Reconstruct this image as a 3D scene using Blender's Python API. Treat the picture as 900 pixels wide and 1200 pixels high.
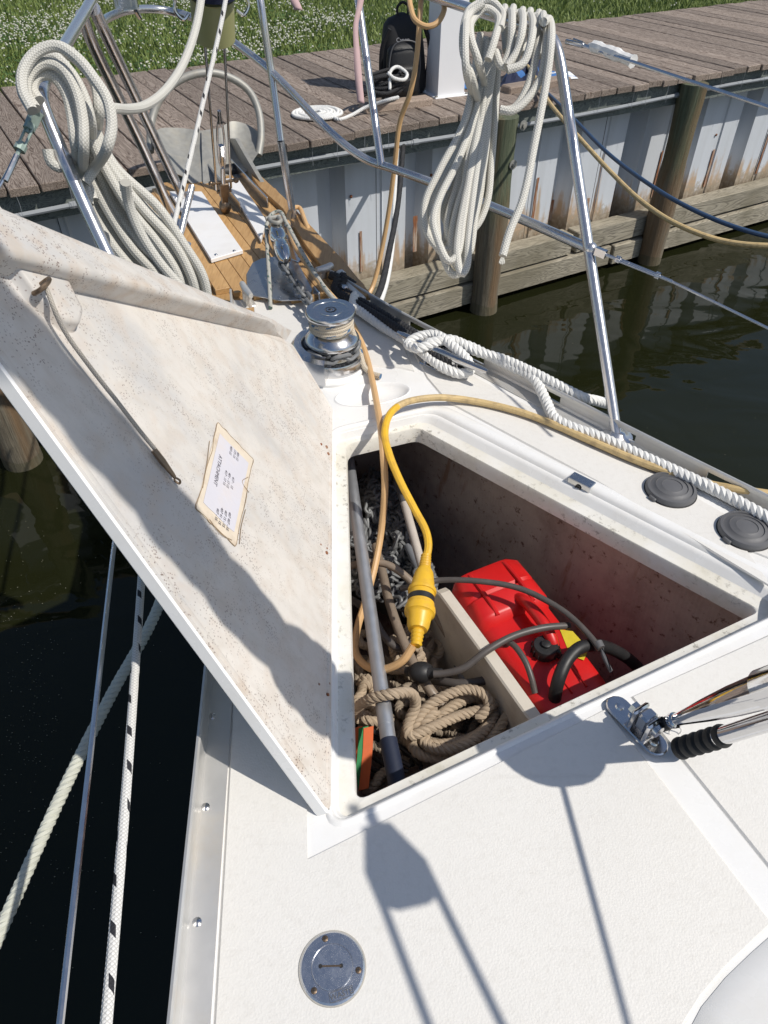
import bpy, bmesh, math, random
import numpy as np
from mathutils import Vector, Matrix, Quaternion
random.seed(7); RNG = np.random.default_rng(7)
for _o in list(bpy.data.objects): bpy.data.objects.remove(_o)
SC = bpy.context.scene; COL = SC.collection
R = math.radians
# ------------------------------------------------------------------ camera
F_PX, PITCH, CAM_H = 840.0, R(42.8), 1.15
cam_data = bpy.data.cameras.new('camera'); cam = bpy.data.objects.new('camera', cam_data); COL.objects.link(cam)
cam.location = (0, 0, CAM_H); cam.rotation_euler = (R(90) - PITCH, 0, 0)
cam_data.sensor_fit = 'HORIZONTAL'; cam_data.sensor_width = 36.0; cam_data.lens = F_PX / 900 * 36.0
cam_data.clip_start = 0.02; cam_data.clip_end = 900
SC.camera = cam
# ------------------------------------------------------------------ sky and sun
SUN_AZ, SUN_EL = R(112), R(52.5)
sun_dir = Vector((math.sin(SUN_AZ) * math.cos(SUN_EL), math.cos(SUN_AZ) * math.cos(SUN_EL), math.sin(SUN_EL)))
world = bpy.data.worlds.new('World'); SC.world = world; world.use_nodes = True
wn = world.node_tree.nodes; wl = world.node_tree.links
sky = wn.new('ShaderNodeTexSky'); sky.sky_type = 'NISHITA'; sky.sun_disc = False
sky.sun_elevation = SUN_EL; sky.sun_rotation = SUN_AZ; sky.air_density = 1.0; sky.dust_density = 1.0; sky.ozone_density = 1.0
bg = wn['Background']; bg.inputs['Strength'].default_value = 0.085
wl.new(sky.outputs[0], bg.inputs['Color'])
sl = bpy.data.lights.new('sun', 'SUN'); sl.energy = 3.6; sl.angle = R(0.53); sl.color = (1.0, 0.95, 0.87)
sun = bpy.data.objects.new('sun', sl); COL.objects.link(sun); sun.location = (4, -2, 8)
sun.rotation_euler = sun_dir.to_track_quat('Z', 'Y').to_euler()
SC.view_settings.view_transform = 'Standard'; SC.view_settings.look = 'None'
SC.view_settings.exposure = 0.13; SC.view_settings.gamma = 1.0
SC.render.engine = 'CYCLES'
SC.cycles.max_bounces = 8; SC.cycles.glossy_bounces = 4
# ------------------------------------------------------------------ measuring helpers
def A_(*v): return np.array(v, float)
CAM = A_(0, 0, CAM_H)
_fw = A_(0, math.cos(PITCH), -math.sin(PITCH)); _up = A_(0, math.sin(PITCH), math.cos(PITCH)); _rt = A_(1, 0, 0)
def ray(px, py): return _fw + _rt * ((px - 450) / F_PX) + _up * ((600 - py) / F_PX)
def at_height(px, py, z):
    d = ray(px, py); return CAM + d * ((z - CAM_H) / d[2])
def at_depth(px, py, w): return CAM + ray(px, py) * w
def on_plane(px, py, p0, n):
    d = ray(px, py); return CAM + d * (((np.array(p0) - CAM) @ n) / (d @ n))
def H(pts): return [at_height(*p) for p in pts]
def D(pts): return [at_depth(*p) for p in pts]
UP = A_(0, 0, 1)
def unit(v): v = np.array(v, float); return v / (np.linalg.norm(v) + 1e-12)
AXB = A_(-math.sin(R(24.5)), math.cos(R(24.5)), 0); SBD = A_(AXB[1], -AXB[0], 0)     # boat: forward, starboard
BO = A_(0.457, 0.681, 0)
def B(u, v, z=0): return BO + AXB * u + SBD * v + UP * z
DA = R(30.12); DT = A_(math.cos(DA), math.sin(DA), 0); DN = A_(-DT[1], DT[0], 0)      # dock: along, inland
DOO = A_(0.337, 4.817, 0)
def K(s, n, z): return DOO + DT * s + DN * n + UP * z
# ------------------------------------------------------------------ object helpers
OFF = {}
def link(o, parent=None):
    COL.objects.link(o)
    if parent is not None:
        o.parent = parent; o.matrix_parent_inverse = Matrix.Translation(-Vector(OFF[parent.name]))
def tag(o, label=None, cat=None, group=None, kind=None):
    if label: o['label'] = label
    if cat: o['category'] = cat
    if group: o['group'] = group
    if kind: o['kind'] = kind
    return o
def thing(name, loc, label, cat, group=None):
    o = bpy.data.objects.new(name, None); COL.objects.link(o); o.location = Vector(loc); o.empty_display_size = 0.05
    OFF[o.name] = tuple(loc); return tag(o, label, cat, group)
class MB:
    def __init__(s): s.v = []; s.f = []; s.uv = []; s.m = []; s.mi = 0; s.flat = []
    def add(s, verts, faces, uvs=None, flat=False):
        b = len(s.v); s.v.extend([tuple(map(float, p)) for p in verts])
        for i, f in enumerate(faces):
            s.f.append([b + k for k in f]); s.m.append(s.mi); s.flat.append(flat)
            s.uv.append(uvs[i] if uvs else [(0, 0)] * len(f))
        return s
    def tube(s, pts, r, seg=10, closed=False, cap=True, v0=0.0, squash=None):
        P = np.array(pts, float); n = len(P)
        rr = np.full(n, r) if np.isscalar(r) else np.array(r, float)
        T = np.zeros_like(P)
        if closed: T = np.roll(P, -1, 0) - np.roll(P, 1, 0)
        else: T[1:-1] = P[2:] - P[:-2]; T[0] = P[1] - P[0]; T[-1] = P[-1] - P[-2]
        T /= (np.linalg.norm(T, axis=1)[:, None] + 1e-12)
        a = UP if abs(T[0][2]) < .9 else A_(1, 0, 0)
        N = unit(np.cross(T[0], a)); fr = []
        for i in range(n):
            N = unit(N - T[i] * (N @ T[i])); fr.append((N, np.cross(T[i], N)))
        L = np.concatenate([[0], np.cumsum(np.linalg.norm(P[1:] - P[:-1], axis=1))])
        V = []
        for i in range(n):
            for k in range(seg):
                t = 2 * math.pi * k / seg
                V.append(P[i] + rr[i] * (fr[i][0] * math.cos(t) + fr[i][1] * math.sin(t)))
        Fc = []; U = []
        m = n if closed else n - 1
        for i in range(m):
            j = (i + 1) % n
            for k in range(seg):
                k2 = (k + 1) % seg
                Fc.append((i * seg + k, i * seg + k2, j * seg + k2, j * seg + k))
                u0 = L[i] + v0; u1 = (L[j] if j else L[-1] + np.linalg.norm(P[0] - P[-1])) + v0
                U.append([(u0, k / seg), (u0, (k + 1) / seg), (u1, (k + 1) / seg), (u1, k / seg)])
        if cap and not closed:
            Fc.append(tuple(range(seg - 1, -1, -1))); U.append([(0, 0)] * seg)
            Fc.append(tuple((n - 1) * seg + k for k in range(seg))); U.append([(0, 0)] * seg)
        return s.add(V, Fc, U)
    def twist(s, pts, rad, pitch, strands=3, seg=7, phase=0.0):
        P = resample(pts, pitch / 9.0); n = len(P)
        T = np.zeros_like(P); T[1:-1] = P[2:] - P[:-2]; T[0] = P[1] - P[0]; T[-1] = P[-1] - P[-2]
        T /= (np.linalg.norm(T, axis=1)[:, None] + 1e-12)
        a = UP if abs(T[0][2]) < .9 else A_(1, 0, 0); N = unit(np.cross(T[0], a))
        fr = []
        for i in range(n):
            N = unit(N - T[i] * (N @ T[i])); fr.append((N, np.cross(T[i], N)))
        step = pitch / 9.0
        for k in range(strands):
            q = []
            for i in range(n):
                t = 2 * math.pi * (i * step / pitch + k / strands) + phase
                q.append(P[i] + rad * .5 * (fr[i][0] * math.cos(t) + fr[i][1] * math.sin(t)))
            s.tube(q, rad * .56, seg)
        return s
    def box(s, c, sx, sy, sz, X=None, Y=None, Z=None, bev=0.0):
        X = A_(1, 0, 0) if X is None else unit(X); Y = A_(0, 1, 0) if Y is None else unit(Y); Z = np.cross(X, Y) if Z is None else unit(Z)
        c = np.array(c, float); hx, hy, hz = sx / 2, sy / 2, sz / 2
        if bev <= 0:
            V = [c + X * a * hx + Y * b * hy + Z * d * hz for a in (-1, 1) for b in (-1, 1) for d in (-1, 1)]
            Fc = [(0, 1, 3, 2), (4, 6, 7, 5), (0, 4, 5, 1), (2, 3, 7, 6), (0, 2, 6, 4), (1, 5, 7, 3)]
            return s.add(V, Fc, None, True)
        poly = []
        for (a, b) in ((-1, -1), (1, -1), (1, 1), (-1, 1)):
            for q in ((0, 1), (1, 0)) if a * b > 0 else ((1, 0), (0, 1)):
                poly.append((a * (hx - bev * q[0]), b * (hy - bev * q[1])))
        return s.prism([c + X * p[0] + Y * p[1] - Z * hz for p in poly], Z * sz, bev)
    def prism(s, poly, ext, bev=0.0):
        """poly: 3-D loop, extruded along ext; bev chamfers the top rim"""
        P = [np.array(p, float) for p in poly]; n = len(P); ext = np.array(ext, float); e = unit(ext); c = sum(P) / n
        rings = [P]
        if bev > 0:
            rings.append([p + ext - e * bev for p in P])
            top = []
            for i in range(n):
                a, b, d = P[i - 1], P[i], P[(i + 1) % n]
                m = unit(unit(a - b) + unit(d - b) + 1e-9); inn = m if (c - b) @ m > 0 else -m
                top.append(b + inn * bev + ext)
            rings.append(top)
        else: rings.append([p + ext for p in P])
        V = [p for r_ in rings for p in r_]; Fc = []
        for k in range(len(rings) - 1):
            for i in range(n):
                j = (i + 1) % n; Fc.append((k * n + i, k * n + j, (k + 1) * n + j, (k + 1) * n + i))
        Fc.append(tuple(range(n - 1, -1, -1))); Fc.append(tuple((len(rings) - 1) * n + i for i in range(n)))
        return s.add(V, Fc, None, True)
    def lathe(s, o, axis, prof, seg=28, sx=1.0, xdir=None, smooth=True):
        """prof: list of (radius, height) along axis"""
        o = np.array(o, float); Z = unit(axis); a = A_(1, 0, 0) if xdir is None else np.array(xdir, float)
        if abs(Z @ unit(a)) > .95: a = A_(0, 1, 0)
        X = unit(a - Z * (a @ Z)); Y = np.cross(Z, X); V = []; Fc = []
        for (r_, h) in prof:
            for k in range(seg):
                t = 2 * math.pi * k / seg; V.append(o + Z * h + X * r_ * sx * math.cos(t) + Y * r_ * math.sin(t))
        n = len(prof)
        for i in range(n - 1):
            for k in range(seg):
                j = (k + 1) % seg; Fc.append((i * seg + k, i * seg + j, (i + 1) * seg + j, (i + 1) * seg + k))
        if prof[0][0] > 1e-6: Fc.append(tuple(range(seg - 1, -1, -1)))
        if prof[-1][0] > 1e-6: Fc.append(tuple((n - 1) * seg + k for k in range(seg)))
        return s.add(V, Fc, None, not smooth)
    def loft(s, rings, closed=True, capends=False):
        n = len(rings[0]); V = [p for r_ in rings for p in r_]; Fc = []
        for k in range(len(rings) - 1):
            for i in range(n if closed else n - 1):
                j = (i + 1) % n; Fc.append((k * n + i, k * n + j, (k + 1) * n + j, (k + 1) * n + i))
        if capends:
            Fc.append(tuple(range(n - 1, -1, -1))); Fc.append(tuple((len(rings) - 1) * n + i for i in range(n)))
        return s.add(V, Fc)
    def ball(s, c, r_, sc=(1, 1, 1), seg=12, ring=8):
        c = np.array(c, float); V = []; Fc = []
        for i in range(ring + 1):
            p = math.pi * i / ring
            for k in range(seg):
                t = 2 * math.pi * k / seg
                V.append(c + r_ * A_(sc[0] * math.sin(p) * math.cos(t), sc[1] * math.sin(p) * math.sin(t), sc[2] * math.cos(p)))
        for i in range(ring):
            for k in range(seg):
                j = (k + 1) % seg; Fc.append((i * seg + k, (i + 1) * seg + k, (i + 1) * seg + j, i * seg + j))
        return s.add(V, Fc)
    def mesh(s, name, mats, off=(0, 0, 0), smooth=True, sharp=35):
        me = bpy.data.meshes.new(name); o = A_(*off)
        me.from_pydata([tuple(np.array(p) - o) for p in s.v], [], s.f)
        for m in (mats if isinstance(mats, (list, tuple)) else [mats]): me.materials.append(m)
        me.polygons.foreach_set('material_index', s.m)
        uvl = me.uv_layers.new(name='UVMap'); flat = [c for f in s.uv for p in f for c in p]
        uvl.data.foreach_set('uv', flat)
        me.validate(); bm = bmesh.new(); bm.from_mesh(me)
        bmesh.ops.recalc_face_normals(bm, faces=bm.faces); bm.to_mesh(me); bm.free()
        if smooth:
            me.shade_smooth()
            if sharp: me.set_sharp_from_angle(angle=R(sharp))
        return me
    def build(s, name, mats, parent=None, smooth=True, sharp=35, base=False):
        P = np.array(s.v); c = (P.min(0) + P.max(0)) / 2
        if base or parent is None: c[2] = P.min(0)[2]
        me = s.mesh(name, mats, c, smooth, sharp)
        o = bpy.data.objects.new(name, me); o.location = Vector(c)
        link(o, parent); OFF[o.name] = tuple(c); return o
def piece(name, me, M, parent):
    """an instance of a shared mesh, placed by matrix M, as a part"""
    o = bpy.data.objects.new(name, me); o.matrix_basis = M; link(o, parent); OFF[o.name] = tuple(M.translation); return o
def frame(X, Y, Z, o):
    M = Matrix.Identity(4)
    for i, v in enumerate((X, Y, Z)):
        for k in range(3): M[k][i] = float(v[k])
    for k in range(3): M[k][3] = float(o[k])
    return M
def cr(pts, n=10, closed=False):
    P = [np.array(p, float) for p in pts]; m = len(P)
    if m < 3 and not closed: return np.array([P[0] + (P[-1] - P[0]) * t for t in np.linspace(0, 1, n + 1)])
    g = (lambda i: P[i % m]) if closed else (lambda i: P[min(max(i, 0), m - 1)] if 0 <= i < m else (2 * P[0] - P[1] if i < 0 else 2 * P[-1] - P[-2]))
    out = []
    for i in range(m if closed else m - 1):
        a, b, c, d = g(i - 1), g(i), g(i + 1), g(i + 2)
        ta = max(np.linalg.norm(b - a), 1e-5) ** .5; tb = max(np.linalg.norm(c - b), 1e-5) ** .5; tc = max(np.linalg.norm(d - c), 1e-5) ** .5
        m1 = ((b - a) / ta - (c - a) / (ta + tb) + (c - b) / tb) * tb; m2 = ((c - b) / tb - (d - b) / (tb + tc) + (d - c) / tc) * tb
        for t in np.linspace(0, 1, n, endpoint=False):
            t2, t3 = t * t, t * t * t
            out.append((2 * t3 - 3 * t2 + 1) * b + (t3 - 2 * t2 + t) * m1 + (-2 * t3 + 3 * t2) * c + (t3 - t2) * m2)
    if not closed: out.append(P[-1])
    return np.array(out)
def resample(pts, step):
    P = np.array(pts, float); L = np.concatenate([[0], np.cumsum(np.linalg.norm(P[1:] - P[:-1], axis=1))])
    n = max(int(L[-1] / step), 2); q = np.linspace(0, L[-1], n + 1)
    return np.stack([np.interp(q, L, P[:, k]) for k in range(3)], 1)
# ------------------------------------------------------------------ materials
MATS = {}
class NT:
    def __init__(s, name):
        s.m = bpy.data.materials.new(name); s.m.use_nodes = True; s.t = s.m.node_tree; s.n = s.t.nodes; s.l = s.t.links; s.b = s.n['Principled BSDF']
    def node(s, typ, **kw):
        x = s.n.new(typ)
        for k, v in kw.items():
            if k.startswith('i_'):
                key = k[2:]; key = int(key) if key.isdigit() else key.replace('_', ' ')
                s.put(x.inputs[key], v)
            else: setattr(x, k, v)
        return x
    def put(s, sock, v):
        if isinstance(v, bpy.types.NodeSocket): s.l.new(v, sock)
        elif isinstance(v, (tuple, list)) and len(v) == 3 and sock.type == 'RGBA': sock.default_value = (*v, 1)
        else: sock.default_value = v
    def math(s, op, a, b=0.0, c=None):
        x = s.n.new('ShaderNodeMath'); x.operation = op; s.put(x.inputs[0], a); s.put(x.inputs[1], b)
        if c is not None: s.put(x.inputs[2], c)
        return x.outputs[0]
    def coord(s, which='Object'): return s.node('ShaderNodeTexCoord').outputs[which]
    def pos(s): return s.node('ShaderNodeNewGeometry').outputs['Position']
    def mapping(s, v, scale=(1, 1, 1), rot=(0, 0, 0), loc=(0, 0, 0)):
        x = s.node('ShaderNodeMapping'); s.put(x.inputs['Vector'], v); x.inputs['Scale'].default_value = scale; x.inputs['Rotation'].default_value = rot; x.inputs['Location'].default_value = loc
        return x.outputs[0]
    def noise(s, v, scale, detail=4, rough=.55, dist=0.0):
        x = s.node('ShaderNodeTexNoise'); s.put(x.inputs['Vector'], v); x.inputs['Scale'].default_value = scale; x.inputs['Detail'].default_value = detail
        x.inputs['Roughness'].default_value = rough; x.inputs['Distortion'].default_value = dist; return x.outputs['Fac']
    def voro(s, v, scale, feature='F1', out='Distance', rnd=1.0):
        x = s.node('ShaderNodeTexVoronoi'); x.feature = feature; s.put(x.inputs['Vector'], v); x.inputs['Scale'].default_value = scale; x.inputs['Randomness'].default_value = rnd; return x.outputs[out]
    def ramp(s, f, stops, interp='LINEAR'):
        x = s.node('ShaderNodeValToRGB'); s.put(x.inputs[0], f); e = x.color_ramp.elements; x.color_ramp.interpolation = interp
        while len(e) < len(stops): e.new(.5)
        for i, (p, c) in enumerate(stops):
            e[i].position = p; e[i].color = (*c, 1) if isinstance(c, tuple) else (c, c, c, 1)
        return x.outputs[0]
    def mix(s, f, a, b, mode='MIX'):
        x = s.node('ShaderNodeMix'); x.data_type = 'RGBA'; x.blend_type = mode; s.put(x.inputs[0], f); s.put(x.inputs[6], a); s.put(x.inputs[7], b); return x.outputs[2]
    def bump(s, h, strength=.3, dist=.001, normal=None):
        x = s.node('ShaderNodeBump'); s.put(x.inputs['Height'], h); x.inputs['Strength'].default_value = strength; x.inputs['Distance'].default_value = dist
        if normal is not None: s.l.new(normal, x.inputs['Normal'])
        return x.outputs[0]
    def done(s, col=None, rough=None, metal=None, normal=None, **kw):
        if col is not None: s.put(s.b.inputs['Base Color'], col)
        if rough is not None: s.put(s.b.inputs['Roughness'], rough)
        if metal is not None: s.put(s.b.inputs['Metallic'], metal)
        if normal is not None: s.l.new(normal, s.b.inputs['Normal'])
        for k, v in kw.items(): s.put(s.b.inputs[k.replace('_', ' ')], v)
        MATS[s.m.name] = s.m; return s.m
def worn(name, c, rough=.5, metal=0.0, var=.15, scale=30, bump=.15, bscale=200, bdist=.0008, dirt=None, dscale=12, damt=.5, **kw):
    """one colour with noise wear, fine relief and an optional dirt colour in patches"""
    t = NT(name); co = t.coord(); n = t.noise(co, scale, 5)
    col = t.mix(n, tuple(x * (1 - var) for x in c), tuple(min(x * (1 + var), 1) for x in c))
    if dirt: col = t.mix(t.math('MULTIPLY', t.ramp(t.noise(co, dscale, 6, .65), [(.48, 0.0), (.72, 1.0)]), damt), col, dirt)
    r_ = t.math('ADD', t.math('MULTIPLY', t.math('SUBTRACT', n, .5), .25), rough)
    return t.done(col, r_, metal, t.bump(t.noise(co, bscale, 3), bump, bdist), **kw)
def steel(name, c=(.62, .62, .63), rough=.12, scr=.25):
    t = NT(name); co = t.coord(); n = t.noise(co, 60, 6, .7); m = t.noise(t.mapping(co, (400, 400, 25)), 1.0, 3)
    r_ = t.math('ADD', t.math('MULTIPLY', n, scr), rough - scr * .4)
    return t.done(t.mix(n, tuple(x * .85 for x in c), c), r_, 1.0, t.bump(m, .08, .0004))
def braid(name, c1, c2, pitch=.0065, n=8, fleck=None, frate=.06, fwid=.16, rough=.8):
    """braided rope on tube UVs: u is metres along, v once round"""
    t = NT(name); uv = t.node('ShaderNodeSeparateXYZ'); t.put(uv.inputs[0], t.coord('UV')); u, v = uv.outputs[0], uv.outputs[1]
    a = t.math('MULTIPLY', t.math('ADD', t.math('DIVIDE', u, pitch), t.math('MULTIPLY', v, n)), math.pi)
    b = t.math('MULTIPLY', t.math('SUBTRACT', t.math('DIVIDE', u, pitch), t.math('MULTIPLY', v, n)), math.pi)
    h = t.math('MULTIPLY', t.math('ABSOLUTE', t.math('SINE', a)), t.math('ABSOLUTE', t.math('SINE', b)))
    col = t.mix(t.ramp(h, [(.0, 0.0), (.45, 1.0)]), c2, c1)
    col = t.mix(t.math('MULTIPLY', t.noise(t.coord(), 18, 4), .35), col, tuple(x * .7 for x in c1))
    if fleck:
        f1 = t.math('FRACT', t.math('ADD', t.math('DIVIDE', u, frate), t.math('MULTIPLY', v, .8)))
        f2 = t.math('FRACT', t.math('ADD', t.math('MULTIPLY', v, 2.0), t.math('DIVIDE', u, frate * 5)))
        msk = t.math('MULTIPLY', t.math('LESS_THAN', f1, fwid), t.math('LESS_THAN', f2, .36))
        col = t.mix(msk, col, fleck)
    return t.done(col, rough, 0.0, t.bump(h, .6, .0009))
def wood(name, cols, ring=9.0, rough=.8, dirt=None, axis=0, rndcol=.25, bump=.5):
    t = NT(name); co = t.coord(); oi = t.node('ShaderNodeObjectInfo').outputs['Random']
    off = t.node('ShaderNodeVectorMath'); off.operation = 'ADD'; t.put(off.inputs[0], co)
    cmb = t.node('ShaderNodeCombineXYZ'); t.put(cmb.inputs[0], t.math('MULTIPLY', oi, 37.0)); t.put(cmb.inputs[1], t.math('MULTIPLY', oi, 11.3)); t.put(cmb.inputs[2], t.math('MULTIPLY', oi, 5.1)); t.l.new(cmb.outputs[0], off.inputs[1])
    sc = [ring] * 3; sc[axis] = ring * .09
    vec = t.mapping(off.outputs[0], tuple(sc))
    g = t.noise(vec, 1.6, 3, .5, 1.2)
    w = t.math('ABSOLUTE', t.math('SINE', t.math('MULTIPLY', g, 55.0)))
    fine = t.noise(t.mapping(off.outputs[0], tuple(x * 14 for x in sc)), 1.0, 4, .7)
    col = t.ramp(t.math('ADD', t.math('MULTIPLY', w, .55), t.math('MULTIPLY', fine, .45)), [(.18, cols[0]), (.45, cols[1]), (.75, cols[2])])
    col = t.mix(1.0, col, t.ramp(oi, [(0, 1 - rndcol), (1, 1 + rndcol * .6)]), 'MULTIPLY')
    if dirt: col = t.mix(t.ramp(t.noise(t.pos(), 2.2, 5), [(.45, 0.0), (.7, .75)]), col, dirt)
    hgt = t.math('ADD', t.math('MULTIPLY', w, .6), t.math('MULTIPLY', fine, .8))
    return t.done(col, rough, 0.0, t.bump(hgt, bump, .003))
# ------------------------------------------------------------------ material library
M_STEEL = steel('stainless_steel', (.66, .66, .67), .17); M_CHROME = steel('polished_chrome', (.7, .7, .71), .05, .12)
M_ALU = worn('anodised_aluminium', (.63, .62, .60), .42, .55, .08, 20, .15, 300, .0005, dirt=(.62, .54, .42), dscale=7, damt=.5)
M_BRONZE = worn('stained_bronze', (.22, .16, .11), .4, .85, .35, 60, .3)
M_GALV = worn('galvanised_steel', (.33, .325, .30), .55, .3, .3, 40, .3, 300, .0008, dirt=(.42, .38, .30), damt=.5)
M_CHAIN = worn('galvanised_chain', (.20, .205, .21), .6, .35, .3, 60, .3, 200, .001)
M_GEL = worn('white_gelcoat', (.80, .795, .78), .28, 0, .03, 8, .04, 60, .0006, dirt=(.66, .62, .54), dscale=5, damt=.35)
def _nonskid():
    t = NT('cream_nonskid'); co = t.pos(); v = t.voro(co, 330, 'SMOOTH_F1'); n = t.noise(co, 7, 5); n2 = t.noise(co, 90, 4)
    c = t.mix(n, (.70, .68, .64), (.755, .735, .695)); c = t.mix(t.math('MULTIPLY', t.ramp(n2, [(.5, 0.0), (.8, 1.0)]), .25), c, (.54, .51, .46))
    dots = t.math('LESS_THAN', t.voro(co, 8.5), .016); sc = t.ramp(t.noise(t.mapping(co, (3, 40, 1), (0, 0, .6)), 1.0, 5, .7), [(.60, 0.0), (.72, .22)])
    c = t.mix(t.math('MULTIPLY', dots, .6), c, (.30, .22, .15)); c = t.mix(sc, c, (.52, .49, .44))
    h = t.math('ADD', v, t.math('MULTIPLY', n2, .5))
    return t.done(c, .55, 0, t.bump(h, .26, .0013))
M_NONSKID = _nonskid()
def _lid(nm, k):
    t = NT(nm); co = t.pos(); n = t.noise(t.mapping(co, (5, 5, 2.2), (0, .5, .3)), 1.0, 6, .62); n2 = t.noise(co, 24, 5)
    c = t.ramp(n, [(.32, (.53, .515, .50)), (.48, (.64, .605, .56)), (.68, (.71, .665, .61))])
    c = t.mix(t.math('MULTIPLY', t.ramp(n2, [(.45, 0.0), (.7, 1.0)]), k), c, (.55, .45, .36))
    sk = t.noise(t.mapping(co, (45, 45, 2.5), (.35, .1, 0)), 1.0, 4); c = t.mix(t.math('MULTIPLY', t.ramp(sk, [(.5, 0.0), (.72, 1.0)]), .35), c, (.50, .46, .40))
    patch = t.ramp(t.noise(co, 6, 4), [(.40, 0.0), (.62, 1.0)])
    d1 = t.math('LESS_THAN', t.voro(co, 210), .29); d2 = t.math('LESS_THAN', t.voro(t.mapping(co, (1, 1, 1.7)), 90), .15)
    pk = t.noise(co, 40, 3); m = t.math('MULTIPLY', t.math('MAXIMUM', t.math('MULTIPLY', d1, t.math('GREATER_THAN', pk, .50)), d2), t.math('MULTIPLY', t.math('ADD', t.math('MULTIPLY', patch, .85), .12), t.ramp(t.noise(co, 2.6, 5, .7), [(.36, .25), (.56, 1.0)])))
    c = t.mix(t.math('MULTIPLY', m, .85), c, (.14, .085, .07))
    return t.done(c, .5, 0, t.bump(t.noise(co, 120, 4), .25, .001))
M_LID = _lid('mildewed_gelcoat', .38); M_LIDB = _lid('brown_stained_gelcoat', .75)
def _flange():
    t = NT('mouldy_flange'); co = t.pos(); n = t.noise(co, 9, 6, .65); n2 = t.noise(co, 60, 5, .7)
    c = t.ramp(n, [(.35, (.75, .735, .69)), (.6, (.69, .66, .575)), (.76, (.55, .52, .42))])
    c = t.mix(t.math('MULTIPLY', t.ramp(n2, [(.55, 0.0), (.66, 1.0)]), t.ramp(t.noise(co, 5, 4), [(.42, .1), (.6, .9)])), c, (.26, .24, .20))
    return t.done(c, .45, 0, t.bump(n2, .2, .0008))
M_FLANGE = _flange()
def _locker():
    t = NT('stained_locker_glassfibre'); co = t.pos(); n = t.noise(co, 5, 6, .7); n2 = t.noise(co, 45, 5, .7)
    c = t.ramp(n, [(.3, (.26, .205, .175)), (.5, (.41, .34, .295)), (.72, (.50, .43, .37))])
    c = t.mix(t.ramp(n2, [(.58, 0.0), (.68, .9)]), c, (.11, .055, .035))
    s = t.noise(t.mapping(co, (30, 30, 3), (.25, .2, 0)), 1.0, 3); c = t.mix(t.ramp(s, [(.62, 0.0), (.74, .6)]), c, (.25, .12, .06))
    wv = t.math('MULTIPLY', t.math('SINE', t.math('MULTIPLY', t.node('ShaderNodeSeparateXYZ', i_0=co).outputs[0], 900)), .5)
    return t.done(c, .7, 0, t.bump(t.math('ADD', n2, t.math('MULTIPLY', wv, .3)), .35, .002))
M_LOCKER = _locker()
def _teak():
    t = NT('oiled_teak'); co = t.pos(); vec = t.mapping(co, (90, 9, 90), (0, 0, R(-24.5)))
    # grain runs fore and aft
    n = t.noise(vec, 1.0, 5, .65, .6); oi = t.node('ShaderNodeObjectInfo').outputs['Random']
    c = t.ramp(n, [(.25, (.33, .185, .07)), (.5, (.47, .28, .115)), (.78, (.56, .36, .16))])
    c = t.mix(1.0, c, t.ramp(oi, [(0, .82), (1, 1.1)]), 'MULTIPLY')
    return t.done(c, .5, 0, t.bump(n, .3, .001))
M_TEAK = _teak()
M_STARB = worn('white_starboard_plastic', (.82, .81, .80), .35, 0, .03, 20, .05, 200, .0004, dirt=(.6, .55, .48), dscale=9, damt=.25)
M_DOCK = wood('weathered_dock_boards', ((.075, .050, .037), (.195, .148, .116), (.32, .262, .218)), 9, .85, None, 0, .28, .7)
M_BLOCKW = wood('weathered_block_wood', ((.17, .12, .09), (.30, .23, .18), (.38, .30, .24)), 12, .85, None, 0, .15, .5)
M_WALE = wood('grey_tidal_timber', ((.16, .14, .11), (.30, .27, .21), (.40, .36, .28)), 6, .9, (.17, .15, .10), 0, .12, .8)
M_STRINGER = wood('treated_stringer', ((.075, .085, .08), (.13, .15, .14), (.19, .21, .19)), 7, .9, None, 0, .1, .5)
def _piling(nm, th, am):
    t = NT(nm); co = t.pos(); z = t.node('ShaderNodeSeparateXYZ', i_0=co).outputs[2]
    g = t.noise(t.mapping(co, (55, 55, 2.6)), 1.0, 7, .75, .5); n = t.noise(co, 7, 5)
    up_ = t.ramp(g, [(.28, (.03, .042, .022)), (.5, (.105, .125, .075)), (.75, (.20, .20, .13))])
    lo = t.ramp(g, [(.28, (.06, .05, .035)), (.5, (.165, .14, .10)), (.75, (.26, .23, .17))])
    f = t.math('ADD', t.math('MULTIPLY', t.math('SUBTRACT', z, -.75), 2.5), t.math('MULTIPLY', n, .5))
    c = t.mix(t.ramp(f, [(.1, 0.0), (.6, 1.0)]), lo, up_)
    c = t.mix(t.ramp(t.noise(t.mapping(co, (9, 9, .9)), 1.0, 4), [(th, 0.0), (th + .16, am)]), c, (.19, .11, .05))
    wet = t.ramp(t.math('ADD', z, t.math('MULTIPLY', n, .08)), [(0, 0.0), (1, 1.0)])
    w2 = t.math('LESS_THAN', t.math('ADD', z, t.math('MULTIPLY', n, .1)), -1.30)
    c = t.mix(t.math('MULTIPLY', w2, .55), c, (.09, .085, .045))
    return t.done(c, .85, 0, t.bump(g, 1.0, .012))
M_PILING = _piling('treated_piling', .52, .7); M_PILING_B = _piling('brown_piling', .44, .6)
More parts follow.
